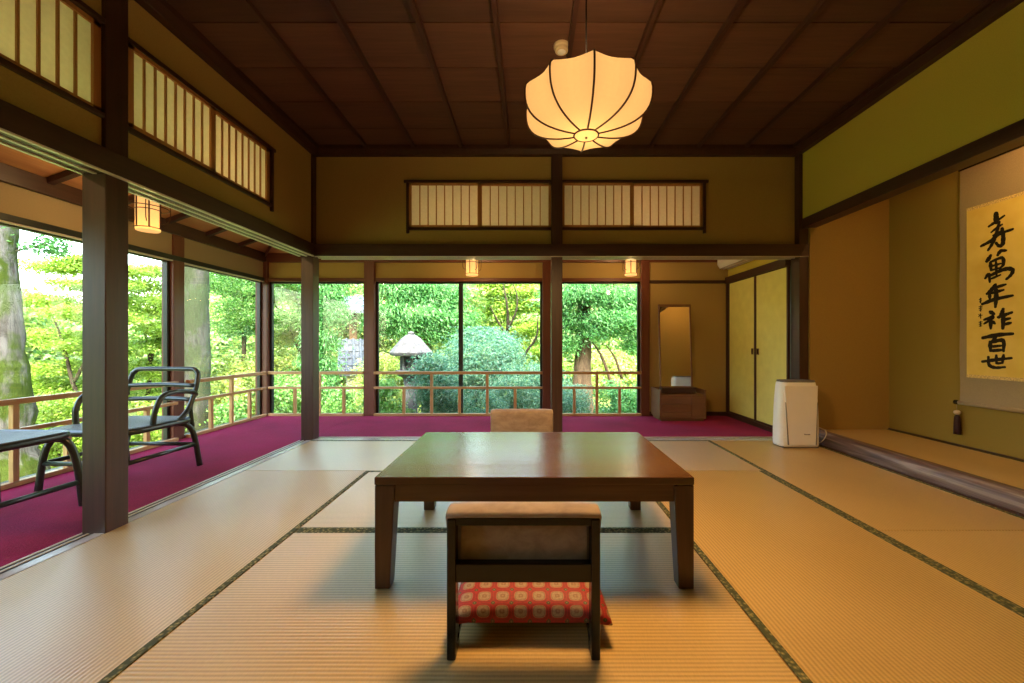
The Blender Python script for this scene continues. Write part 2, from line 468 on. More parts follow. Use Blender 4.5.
def struct(o, label, cat): return tag(o, label, cat, None, 'structure')

# ------------------------------------------------------------------ floor
mb = MB(); mb.box(-3.6, 3.6, YR-.2, 5.5, -.25, -FLOOR_T)
struct(mb.build('floor', M['roof_dark']), 'wooden subfloor under the mats and the crimson carpet', 'floor')

# tatami mats : built of length along local X
def tatami(cx, cy, L, W, rot, label, top=0.0, borders=(-1,1)):
    t = thing('tatami_mat', label, 'tatami mat', (cx,cy,top-FLOOR_T), rot, 'tatami mats')
    g = .002
    a = MB(); a.box(-L/2+g, L/2-g, -W/2+g, W/2-g, 0, FLOOR_T)
    a.build('rush_surface', M['tatami'], t, bevel=.003)
    if borders:
        for s in borders:
            e = MB(); y0, y1 = sorted((s*(W/2-g), s*(W/2-.029)))
            e.box(-L/2+g, L/2-g, y0, y1, FLOOR_T-.004, FLOOR_T+.0018)
            e.build('cloth_border', M['border'], t, bevel=.001)
    return t
R0, R1, R2, R3, R4, R5 = 3.885, 2.96, 2.02, 1.08, .14, -.80
XA, XM1, XM2, XM3 = -2.045, -1.137, .742, 1.69
H = PI/2
def mat(x0, x1, y0, y1, along, label, bd=(-1,1)):
    if x0 == XA and along == 'y': bd = (-1,)
    cx, cy = (x0+x1)/2, (y0+y1)/2
    if along == 'x': tatami(cx, cy, x1-x0, y1-y0, 0, label, 0.0, bd)
    else: tatami(cx, cy, y1-y0, x1-x0, H, label, 0.0, bd)
mat(XA, -.175, R1, R0, 'x', 'pale straw mat at the back left, beside the corner pillar and carpet', (1,))
mat(-.175, XM3, R1, R0, 'x', 'pale straw mat at the back, right of the far floor chair', (1,))
mat(XM3, 2.615, R2, R0, 'y', 'long straw mat carrying the white air purifier')
mat(XM3, 2.615, R4, R2, 'y', 'straw mat at the right edge, in front of the purifier mat')
mat(XA, XM1, R3, R1, 'y', 'long straw mat on the left along the door track and near pillar')
mat(XM2, XM3, R3, R1, 'y', 'long straw mat immediately right of the low table')
mat(XM1, XM2, R2, R1, 'x', 'straw mat under the far half of the low table')
mat(XM1, XM2, R3, R2, 'x', 'straw mat under the near half of the table and red cushion chair')
for (x0,x1) in ((XA,XM1),(XM1,XM2),(XM2,XM3)):
    pass
mat(XM1, XM2, R4, R3, 'x', 'straw mat nearest the camera in the middle of the room')
mat(XA, XM1, R5, R3, 'y', 'straw mat nearest the camera on the left of the room')
mat(XM2, XM3, R5, R3, 'y', 'straw mat nearest the camera right of the middle')

# carpet (L shape on the veranda)
c = MB()
c.box(VX-.02, -2.165, YR, VY+.02, -.05, -.006)
c.box(-2.165, 2.56, 4.035, VY+.02, -.05, -.006)
tag(c.build('carpet', M['carpet'], bevel=.004), 'crimson carpet covering the veranda floor along the windows', 'carpet')

# door tracks on the floor and lintels above
def floor_track(name, x0,x1,y0,y1, along, label):
    t = MB(); t.box(x0,x1,y0,y1,-.05,-.0025,0)
    w = (x1-x0) if along == 'y' else (y1-y0)
    for a,b,mm in ((.0,.010,1),(.034,.044,1),(.068,w,2)):
        if along == 'y': t.box(x0+a, x0+b, y0, y1, -.0125, .001, mm)
        else: t.box(x0, x1, y1-b, y1-a, -.0125, .001, mm)
    return struct(t.build(name, [M['groove'], M['strip'], M['sill']]), label, 'door track')
M['sill'] = wood('worn_pale_sill_wood', (.40,.37,.35), (.56,.53,.51), .2, 'y', 12, .8, .02)
floor_track('trim_1', -2.163, -2.047, YR, 3.885, 'y', 'grooved sliding door track on the floor between left mats and carpet')
floor_track('trim_2', -2.047, 2.62, 3.888, 4.034, 'x', 'grooved sliding door track on the floor along the back of the mats')

def lintel(name, x0,x1,y0,y1, along, label):
    t = MB(); t.box(x0,x1,y0,y1,KZ0,KZ1,0)
    o = t.build(name, M['dark_'+along], bevel=.004)
    struct(o, label, 'lintel')
    s = MB(); w = (x1-x0) if along == 'y' else (y1-y0)
    for i in range(3):
        a = .010 + i*(w-.028)/2; b = a + .018
        if along == 'y': s.box(x0+a, x0+b, y0, y1, KZ0-.006, KZ0+.002)
        else: s.box(x0, x1, y0+a, y0+b, KZ0-.006, KZ0+.002)
    k = s.build('track_strip', M['strip'], o, origin=tuple(o.location))
    k.location = (0,0,0)
    return o
lintel('trim_3', -2.175, -2.018, YR, 3.878, 'y', 'long dark lintel beam over the left opening')
lintel('trim_4', -2.02, 2.665, 3.878, 4.03, 'x', 'long dark lintel beam over the back opening')

# pillars
def pillar(name, x0,x1,y0,y1,z0,z1,label, m='dark_z'):
    b = MB(); b.box(x0,x1,y0,y1,z0,z1)
    return struct(b.build(name, M[m], bevel=.004), label, 'pillar')
pillar('trim_5', -2.155,-2.04,1.985,2.10,-.05,CZ, 'thick dark square pillar nearest the camera, beside the armchair')
pillar('trim_6', -2.155,-2.04,3.90,4.015,-.05,CZ+.05, 'dark square pillar at the back left corner of the mats')
pillar('trim_7', .222,.327,3.90,4.015,-.05,CZ, 'dark square pillar in the middle of the back opening')
pillar('trim_8', 2.568,2.66,3.89,4.02,-.05,CZ, 'dark square pillar behind the air purifier')
pillar('trim_9', -3.465,VX,3.885,4.01,-.05,1.96, 'window pillar in the left glass wall beyond the armchair','red_z')
pillar('trim_10', -3.465,VX+.03,VY-.03,VY+.10,-.05,1.96, 'corner pillar where the left and back glass walls meet','red_z')
pillar('trim_11', -2.085,-1.955,VY-.03,VY+.10,-.05,1.96, 'back window pillar between the narrow and the wide windows','red_z')
pillar('trim_12', .185,.31,VY-.03,VY+.10,-.05,1.96, 'back window pillar directly behind the middle room pillar','red_z')
pillar('trim_13', 1.437,1.545,VY-.03,VY+.10,-.05,1.96, 'back window pillar left of the mirror dresser','red_z')
pillar('trim_27', -3.465,VX,1.985,2.10,-.05,1.96, 'left window pillar hidden beside the veranda table','red_z')

# ------------------------------------------------------------------ walls
def hole_wall(x0,x1,z0,z1,holes,t0,t1,axis,mb):
    """axis 'y': wall runs along X at y=t0..t1 ; axis 'x': wall runs along Y"""
    hs = sorted(holes)
    def B(a,b,c,d):
        if b-a < 1e-4 or d-c < 1e-4: return
        if axis == 'y': mb.box(a,b,t0,t1,c,d)
        else: mb.box(t0,t1,a,b,c,d)
    cur = x0
    for (a,b,c,d) in hs:
        B(cur,a,z0,z1); B(a,b,z0,c); B(a,b,d,z1); cur = b
    B(cur,x1,z0,z1)
RZ0, RZ1 = 2.005, 2.485
w = MB()
hole_wall(YR, 3.96, KZ1-.01, CZ+.1, [(.70,1.985,RZ0,RZ1),(2.10,3.305,RZ0,RZ1)], -2.13, -2.06, 'x', w)
struct(w.build('wall_left', M['plaster']), 'ochre plaster wall above the left opening', 'wall')
w = MB()
hole_wall(-2.06, 2.62, KZ1-.01, CZ+.1, [(-1.17,.222,RZ0,RZ1),(.327,1.71,RZ0,RZ1)], 3.96, 4.03, 'y', w)
struct(w.build('wall_back', M['plaster']), 'ochre plaster wall above the back opening', 'wall')
w = MB(); w.box(2.60,2.70,YR,3.96,2.09,CZ+.1); w.box(2.60,2.70,YR,1.70,-.05,2.09)
struct(w.build('wall_right', M['plaster_y']), 'olive yellow plaster wall above the alcove opening on the right', 'wall')
w = MB(); w.box(-3.6,3.6,YR-.1,YR,-.05,CZ+.1)
struct(w.build('wall_rear', M['plaster']), 'plain plaster wall behind the camera', 'wall')

# ranma transom windows
def ranma(name, a0, a1, axis, t, label, splits=2, bars=7, horn0=True, horn1=True):
    """opening a0..a1 ; t = front plane of wall, room is toward -y (axis 'y') or +x (axis 'x')"""
    def put(mb,a,b,d0,d1,z0,z1,m=0):
        # d measured from the wall front plane, positive into the room
        if axis == 'y': mb.box(a,b,t-d1,t-d0,z0,z1,m)
        else: mb.box(t+d0,t+d1,a,b,z0,z1,m)
    along = 'x' if axis == 'y' else 'y'
    o = MB()
    e0 = -.022 if horn0 else 0; e1 = .022 if horn1 else 0
    put(o, a0+e0, a1+e1, -.06,.022, RZ1-.026, RZ1)
    put(o, a0, a1, -.06,.018, RZ0, RZ0+.026)
    if horn0: put(o, a0, a0+.026, -.06,.02, RZ0-.03, RZ1)
    if horn1: put(o, a1-.026, a1, -.06,.02, RZ0-.03, RZ1)
    root = o.build(name, M['dark_'+along], bevel=.003)
    struct(root, label, 'transom window')
    i0 = a0 + (.026 if horn0 else 0); i1 = a1 - (.026 if horn1 else 0)
    w = (i1-i0)/splits
    for k in range(splits):
        f0, f1 = i0+k*w, i0+(k+1)*w
        if k > 0: f0 -= .008
        dd = (.000,.014) if k % 2 == 0 else (-.016,-.002)
        z0, z1 = RZ0+.026, RZ1-.026
        s = MB(); sw = .034 if axis == 'x' else .024
        put(s,f0,f0+sw,dd[0],dd[1],z0,z1); put(s,f1-sw,f1,dd[0],dd[1],z0,z1)
        put(s,f0,f1,dd[0],dd[1],z0,z0+.022); put(s,f0,f1,dd[0],dd[1],z1-.022,z1)
        n = bars
        for j in range(1,n+1):
            c_ = f0+sw + (f1-f0-2*sw)*j/(n+1)
            put(s,c_-.0045,c_+.0045,dd[0]+.001,dd[1]-.003,z0+.02,z1-.02)
        sh = s.build('shoji_sash', M['cedar_z'], root, origin=tuple(root.location)); sh.location = (0,0,0)
        p = MB(); put(p,f0+.015,f1-.015,dd[0]-.0015,dd[0]-.0003,z0+.015,z1-.015)
        pp = p.build('shoji_paper', M['paper'], sh, origin=tuple(root.location)); pp.location = (0,0,0)
ranma('window_1', .70, 1.985, 'x', -2.06, 'paper transom window on the left wall, nearest the camera, cut by the frame', 2, 7, True, False)
ranma('window_2', 2.10, 3.305, 'x', -2.06, 'paper transom window on the left wall, beyond the near pillar', 2, 7, False, True)
ranma('window_3', -1.17, .222, 'y', 3.96, 'paper transom window in the back wall, left of the middle pillar', 2, 7, True, False)
ranma('window_4', .327, 1.71, 'y', 3.96, 'paper transom window in the back wall, right of the middle pillar', 2, 7, False, True)

# ------------------------------------------------------------------ ceiling
cz = 2.805
c = MB()
yb0 = YR-.02; ys = []
y = 3.99
k = 0
while y > YR:
    ys.append(y); y -= .397
for i,yy in enumerate(ys):
    y0, y1 = yy-.397+.020, yy
    # each board laps over the next : slight tilt
    c.hexa([(-2.13,y0,cz),(2.70,y0,cz),(2.70,y1,cz-.008),(-2.13,y1,cz-.008)],
           [(-2.13,y0,cz+.03),(2.70,y0,cz+.03),(2.70,y1,cz+.022),(-2.13,y1,cz+.022)])
ceil = struct(c.build('ceiling', M['ceil']), 'dark brown board ceiling with slender battens', 'ceiling')
for i in range(10):
    x = -1.54 + .4515*i
    b = MB(); b.prism([(x-.019,cz+.004),(x-.014,cz-.034),(x+.014,cz-.034),(x+.019,cz+.004)], 'y', YR, 3.955)
    bb = b.build('batten', M['ceil_dark'], ceil, origin=tuple(ceil.location)); bb.location = (0,0,0)
c = MB()
c.prism([(-2.06,CZ),(-2.005,CZ),(-1.985,CZ+.05),(-1.985,cz+.01),(-2.06,cz+.01)], 'y', YR, 3.95)
c.prism([(2.60,CZ),(2.545,CZ),(2.53,CZ+.05),(2.53,cz+.01),(2.60,cz+.01)], 'y', YR, 3.95)
c.prism([(3.96,CZ),(3.905,CZ),(3.89,CZ+.05),(3.89,cz+.01),(3.96,cz+.01)], 'x', -2.06, 2.60)
struct(c.build('trim_14', M['ceil_dark'], bevel=.004), 'dark cornice running round the top of the walls', 'cornice')

# unseen roof added to keep sun and sky out (simple slabs with eaves)
r = MB()
r.box(-2.2,3.7,YR-.3,4.1,2.95,3.05)
# veranda roof slopes down from the room to beyond the windows
def vroof(z_room, z_out, out, thick):
    pass
r.hexa([(-4.15,YR-.3,1.99),(-2.15,YR-.3,2.72),(-2.15,4.05,2.72),(-4.15,6.05,1.99)],
       [(-4.15,YR-.3,2.07),(-2.15,YR-.3,2.97),(-2.15,4.05,2.97),(-4.15,6.05,2.07)])
r.hexa([(-4.15,6.05,1.99),(-2.15,4.05,2.72),(3.7,4.05,2.72),(3.7,6.05,1.99)],
       [(-4.15,6.05,2.07),(-2.15,4.05,2.97),(3.7,4.05,2.97),(3.7,6.05,2.07)])
r.box(3.5,3.7,YR-.3,6.0,-.3,3.0)
r.box(-4.0,3.7,YR-.35,YR-.15,-.3,3.0)
r.box(2.7,3.6,YR-.1,3.9,2.75,2.95)
struct(r.build('roof', M['roof_dark']), 'unseen outer roof and eaves of the house, added to block the sun', 'roof')

# ------------------------------------------------------------------ veranda upper parts
BZ0, BZ1 = 1.95, 2.065
b = MB(); b.box(VX-.10,VX+.015,YR,VY+.1,BZ0,BZ1)
struct(b.build('trim_15', M['dark_y'], bevel=.004), 'dark eave beam above the left glass wall', 'beam')
b = MB(); b.box(VX+.015,2.54,VY-.015,VY+.1,BZ0,BZ1)
struct(b.build('trim_16', M['red_x'], bevel=.004), 'reddish eave beam above the back glass wall', 'beam')
b = MB(); b.box(VX-.09,VX-.015,YR,VY+.06,1.745,BZ0)
struct(b.build('wall_veranda_left', M['plaster_grey']), 'ochre plaster strip above the left windows', 'wall')
b = MB(); b.box(VX,1.55,VY+.02,VY+.08,1.745,BZ0)
struct(b.build('wall_veranda_back', M['plaster']), 'ochre plaster strip above the back windows', 'wall')
b = MB(); b.box(VX-.10,VX+.005,YR,VY,1.705,1.75)
o17 = struct(b.build('trim_17', M['alu'], bevel=.003), 'window head rail along the left glass wall', 'window head')
b = MB(); b.box(VX-.06,VX-.004,YR,VY-.03,1.694,1.7055); k_ = b.build('track_strip', M['strip'], o17, origin=tuple(o17.location)); k_.location=(0,0,0)
b = MB(); b.box(VX,1.44,VY-.005,VY+.1,1.705,1.75)
struct(b.build('trim_18', M['red_x'], bevel=.003), 'window head rail along the back glass wall', 'window head')
# sloped veranda ceiling with rafters
SL = .36
def zc(d): return 2.065 + SL*d
def ver_ceiling():
    c = MB()
    dx = -2.13 - VX; dy = VY - 4.03
    z0, z1 = zc(0), zc(1.22)
    t = .015
    c.hexa([(VX,YR,z0),(-2.13,YR,z1),(-2.13,4.03,z1),(VX,VY,z0)],[(VX,YR,z0+t),(-2.13,YR,z1+t),(-2.13,4.03,z1+t),(VX,VY,z0+t)])
    o = struct(c.build('ceiling_veranda_left', M['ver_ceil']), 'sloping honey coloured wooden veranda ceiling along the left windows', 'ceiling')
    y = .05
    while y < 5.0:
        xe = min(-2.13, VX + (VY - y)) if y > 4.03 else -2.13
        r = MB(); w_ = .021; h = .042
        d = xe - VX
        r.hexa([(VX,y-w_,z0-h),(xe,y-w_,zc(d)-h),(xe,y+w_,zc(d)-h),(VX,y+w_,z0-h)],[(VX,y-w_,z0),(xe,y-w_,zc(d)),(xe,y+w_,zc(d)),(VX,y+w_,z0)])
        k = r.build('rafter', M['dark_x'], o, origin=tuple(o.location)); k.location = (0,0,0)
        y += .47
    r = MB(); w_ = .03
    r.hexa([(VX+w_,VY-.0-w_*2,z0-.05),(-2.13+w_,4.03-w_,z1-.05),(-2.13-w_,4.03+w_-.02,z1-.05),(VX,VY,z0-.05)],[(VX+w_,VY-w_*2,z0),(-2.13+w_,4.03-w_,z1),(-2.13-w_,4.03+w_-.02,z1),(VX,VY,z0)])
    k = r.build('hip_rafter', M['red_x'], o, origin=tuple(o.location)); k.location = (0,0,0)
    c = MB()
    c.hexa([(VX,VY,z0),(-2.13,4.03,z1),(2.54,4.03,z1),(2.54,VY,z0)],[(VX,VY,z0+t),(-2.13,4.03,z1+t),(2.54,4.03,z1+t),(2.54,VY,z0+t)])
    o = struct(c.build('ceiling_veranda_back', M['ver_ceil_x']), 'sloping honey coloured wooden veranda ceiling along the back windows', 'ceiling')
    x = -2.1
    while x < 2.5:
        r = MB(); w_ = .021; h = .042
        r.hexa([(x-w_,VY,z0-h),(x+w_,VY,z0-h),(x+w_,4.03,z1-h),(x-w_,4.03,z1-h)],[(x-w_,VY,z0),(x+w_,VY,z0),(x+w_,4.03,z1),(x-w_,4.03,z1)])
        k = r.build('rafter', M['dark_y'], o, origin=tuple(o.location)); k.location = (0,0,0)
        x += .47
ver_ceiling()

# windows of the veranda
def glass_window(name, a0, a1, axis, label, mull=()):
    zt, zb = 1.705, -.02
    g = .03
    def put(mb,a,b,d0,d1,z0,z1):
        if axis == 'y': mb.box(a,b,VY+d0,VY+d1,z0,z1)
        else: mb.box(VX-d1,VX-d0,a,b,z0,z1)
    f = MB()
    put(f,a0,a0+.03,.035,.075,zb,zt); put(f,a1-.03,a1,.035,.075,zb,zt)
    put(f,a0,a1,.035,.075,zt-.022,zt); put(f,a0,a1,.035,.075,zb,zb+.035)
    for mm in mull: put(f,mm-.028,mm+.028,.03,.08,zb,zt)
    root = f.build(name, M['alu'], bevel=.002); struct(root, label, 'window')
    p = MB()
    ed = [a0] + list(mull) + [a1]
    for i in range(len(ed)-1):
        put(p,ed[i]+.012,ed[i+1]-.012,.054,.058,zb+.02,zt-.01)
    q = p.build('pane', M['glass'], root, origin=tuple(root.location)); q.location = (0,0,0)
glass_window('window_5', 2.10, 3.885, 'x', 'left glass wall window nearest the camera, behind the armchair')
glass_window('window_6', 4.01, 5.22, 'x', 'left glass wall window next to the back corner')
glass_window('window_7', -3.32, -2.085, 'y', 'narrow back window behind the corner pillar')
glass_window('window_8', -1.955, .185, 'y', 'wide back window with a dark central mullion', (-.865,))
glass_window('window_9', .31, 1.437, 'y', 'back window left of the mirror dresser')
glass_window('window_10', YR, 1.985, 'x', 'left glass wall window beside the camera', (.55,))

# rails
def railing(label, a0, a1, axis, pattern):
    """pattern: list of (pos, tall)"""
    def put(mb,a,b,z0,z1,e=0.0,w=.022):
        if axis == 'y': mb.box(a,b,VY-.028-w,VY-.028+w,z0,z1)
        else: mb.box(VX+.028-w+.0,VX+.028+w,a,b,z0,z1)
    al = 'x' if axis == 'y' else 'y'
    mid = (a0+a1)/2
    base = (mid, VY-.028, -.006) if axis == 'y' else (VX+.028, mid, -.006)
    t = thing('railing', label, 'railing', base, 0, 'veranda railings')
    def fin(mb,nm,mat):
        k = mb.build(nm, mat, t, bevel=.003, origin=base); k.location = (0,0,0)
    p = MB(); put(p,a0,a1,.523,.560,0,.022); fin(p,'top_rail',M['rail_'+al])
    p = MB(); put(p,a0,a1,.338,.366,0,.018); fin(p,'middle_rail',M['rail_'+al])
    p = MB(); put(p,a0,a1,-.006,.026,0,.022); fin(p,'bottom_rail',M['rail_'+al])
    for pos,tall in pattern:
        p = MB(); put(p,pos-.017,pos+.017,.026,.524 if tall else .339,0,.016); fin(p,'post',M['rail_z'])
def patt(a0,a1,n):
    return [(a0+(a1-a0)*(i+1)/(n+1), i % 2 == 1) for i in range(n)]
railing('tan wooden railing before the left window behind the armchair', 2.10, 3.885, 'x', patt(2.04,3.89,5))
railing('tan wooden railing before the left window next to the corner', 4.012, 5.195, 'x', patt(4.01,5.2,3))
railing('tan wooden railing before the narrow back window at the corner', -3.295, -2.087, 'y', patt(-3.27,-2.03,3))
railing('tan wooden railing before the wide back window with the mullion', -1.955, .185, 'y', patt(-1.93,.19,5))
railing('tan wooden railing before the back window beside the mirror dresser', .31, 1.437, 'y', patt(.30,1.45,3))

# right end of the veranda
b = MB(); b.box(1.545,2.62,VY+.0,VY+.1,-.05,2.6)
struct(b.build('wall_veranda_end', M['plaster']), 'ochre plaster wall behind the mirror dresser', 'wall')
b = MB(); b.box(1.53,2.54,VY-.014,VY+.0,1.68,1.72)
struct(b.build('trim_19', M['dark_x'], bevel=.002), 'thin dark rail across the wall above the mirror', 'rail')
b = MB(); b.box(2.555,2.64,4.03,VY,1.745,2.6)
struct(b.build('wall_closet', M['plaster_y']), 'olive plaster above the closet doors', 'wall')
b = MB(); b.box(2.515,2.60,4.02,VY,1.675,1.755)
struct(b.build('trim_20', M['dark_y'], bevel=.003), 'dark lintel over the closet doors', 'lintel')
b = MB(); b.box(2.52,2.60,4.02,VY,-.02,.04)
struct(b.build('trim_21', M['dark_y'], bevel=.003), 'dark sill under the closet doors', 'sill')
b = MB(); b.box(2.525,2.60,VY-.04,VY,.0,1.7)
struct(b.build('trim_22', M['dark_z'], bevel=.003), 'dark jamb in the corner beside the far closet door', 'jamb')
b = MB(); b.box(1.545,2.52,VY-.012,VY+.0,-.01,.045)
struct(b.build('baseboard_veranda', M['dark_x'], bevel=.002), 'dark baseboard behind the mirror dresser', 'baseboard')
def closet_door(name, y0, y1, xo, hy, label):
    z0, z1 = .04, 1.675
    f = MB(); w = .022
    f.box(2.54+xo,2.566+xo,y0,y0+w,z0,z1); f.box(2.54+xo,2.566+xo,y1-w,y1,z0,z1)
    f.box(2.54+xo,2.566+xo,y0,y1,z0,z0+w); f.box(2.54+xo,2.566+xo,y0,y1,z1-w*.4,z1)
    root = f.build(name, M['dark_z'], bevel=.002); struct(root, label, 'closet door')
    p = MB(); p.box(2.544+xo,2.562+xo,y0+w,y1-w,z0+w,z1-w*.4)
    k = p.build('door_panel', M['fusuma'], root, origin=tuple(root.location)); k.location = (0,0,0)
    h = MB()
    h.box(2.536+xo,2.545+xo,hy-.018,hy+.018,.79,.86,0)
    h.box(2.534+xo,2.538+xo,hy-.010,hy+.010,.80,.85,1)
    k = h.build('door_pull', [M['brass'],M['lacquer']], root, origin=tuple(root.location), bevel=.002); k.location = (0,0,0)
closet_door('door_1', 4.60, 5.21, .0, 4.655, 'far yellow green sliding closet door in the veranda corner')
closet_door('door_2', 4.02, 4.60, .0, 4.545, 'near yellow green sliding closet door behind the purifier')

# air conditioner near the veranda ceiling
t = thing('air_conditioner', 'white air conditioner high on the wall above the closet doors', 'air conditioner', (2.44,4.90,1.862))
b = MB(); b.prism([(-.03,.05),(.0,.0),(.125,.0),(.125,.24),(-.03,.24)], 'y', -.34, .34); b.build('body', M['white'], t, bevel=.012, segs=3)
for i in range(4):
    l = MB(); x = .006+i*.026; l.box(x,x+.014,-.31,.31,-.010,.002); l.build('louvre', M['white'] if i%2 else M['cream'], t, bevel=.002)
l = MB(); l.box(.002,.115,-.325,.325,-.002,.004); l.build('outlet', M['grey_pl'], t)

# ------------------------------------------------------------------ alcove (tokonoma)
AX = 3.40; AYB = 3.87; AYF = 1.70
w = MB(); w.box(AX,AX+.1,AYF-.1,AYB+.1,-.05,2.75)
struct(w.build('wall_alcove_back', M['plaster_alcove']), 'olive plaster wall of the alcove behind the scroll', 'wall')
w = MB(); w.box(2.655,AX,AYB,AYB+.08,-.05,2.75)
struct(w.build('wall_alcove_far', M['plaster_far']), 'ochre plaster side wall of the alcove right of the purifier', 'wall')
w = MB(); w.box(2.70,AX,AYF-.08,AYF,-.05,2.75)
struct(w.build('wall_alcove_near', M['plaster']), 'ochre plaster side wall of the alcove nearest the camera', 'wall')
w = MB(); w.box(2.70,AX,AYF,AYB,2.60,2.66)
struct(w.build('ceiling_alcove', M['ceil']), 'dark board ceiling inside the alcove', 'ceiling')
w = MB(); w.box(2.59,2.712,YR,3.895,2.005,2.095)
struct(w.build('trim_23', M['dark_y'], bevel=.004), 'dark beam across the top of the alcove opening', 'beam')
w = MB(); w.box(2.66,AX,AYF,AYB,-.05,.058)
struct(w.build('floor_alcove', M['roof_dark']), 'raised floor of the alcove under its mat', 'floor')
tatami((2.735+AX)/2, (AYF+AYB)/2, AYB-AYF, AX-2.735, H, 'raised straw mat inside the alcove below the scroll', .108, (-1,))
for o in bpy.data.objects:
    pass
# rounded log at the front of the alcove
def mk_log():
    m, nt, out = new_mat('grained_dark_log')
    b = pbsdf(nt, out, .42, .4)
    v = coords(nt, (1,.05,1))
    n = N(nt, 'ShaderNodeTexNoise', Scale=26.0, Detail=6.0, Distortion=1.2); nt.links.new(v, n.inputs['Vector'])
    c = ramp(nt, n.outputs[0], [(.3,(.05,.035,.036)),(.5,(.14,.095,.095)),(.66,(.30,.24,.23))])
    nt.links.new(c, b.inputs['Base Color']); bump(nt, b, n.outputs[0], .25, .006)
    return m
M['log'] = mk_log()
w = MB()
prof = [(2.742,-.05),(2.742,.112)]
for i in range(9):
    a = PI/2*i/8
    prof.append((2.685-.060*math.sin(a)*1.0, .054+.062*math.cos(a)))
prof += [(2.628,.02),(2.636,-.05)]
w.prism(prof,'y',AYF,AYB)
struct(w.build('trim_24', M['log'], smooth=False, bevel=.002), 'rounded dark polished log edging the raised alcove floor', 'alcove log')
w = MB(); w.box(2.613,2.634,AYF,AYB,-.05,.012)
struct(w.build('trim_25', M['dark_y']), 'thin dark strip between the mats and the alcove log', 'strip')
w = MB(); w.box(AX-.008,AX+.001,AYF,AYB,.108,.122)
struct(w.build('baseboard_alcove', M['dark_y']), 'thin dark baseboard at the foot of the alcove wall', 'baseboard')
# alcove lamp (tube behind the beam)
t = thing('alcove_lamp', 'warm tube lamp tucked behind the beam at the top of the alcove', 'lamp', (2.98,2.35,2.56))
b = MB(); b.box(-.04,.04,-.30,.30,.0,.04); b.build('housing', M['white'], t, bevel=.004)
b = MB(); b.tube([(0,-.28,-.02),(0,.28,-.02)], .014, 12); b.build('tube', M['tube'], t, smooth=True)

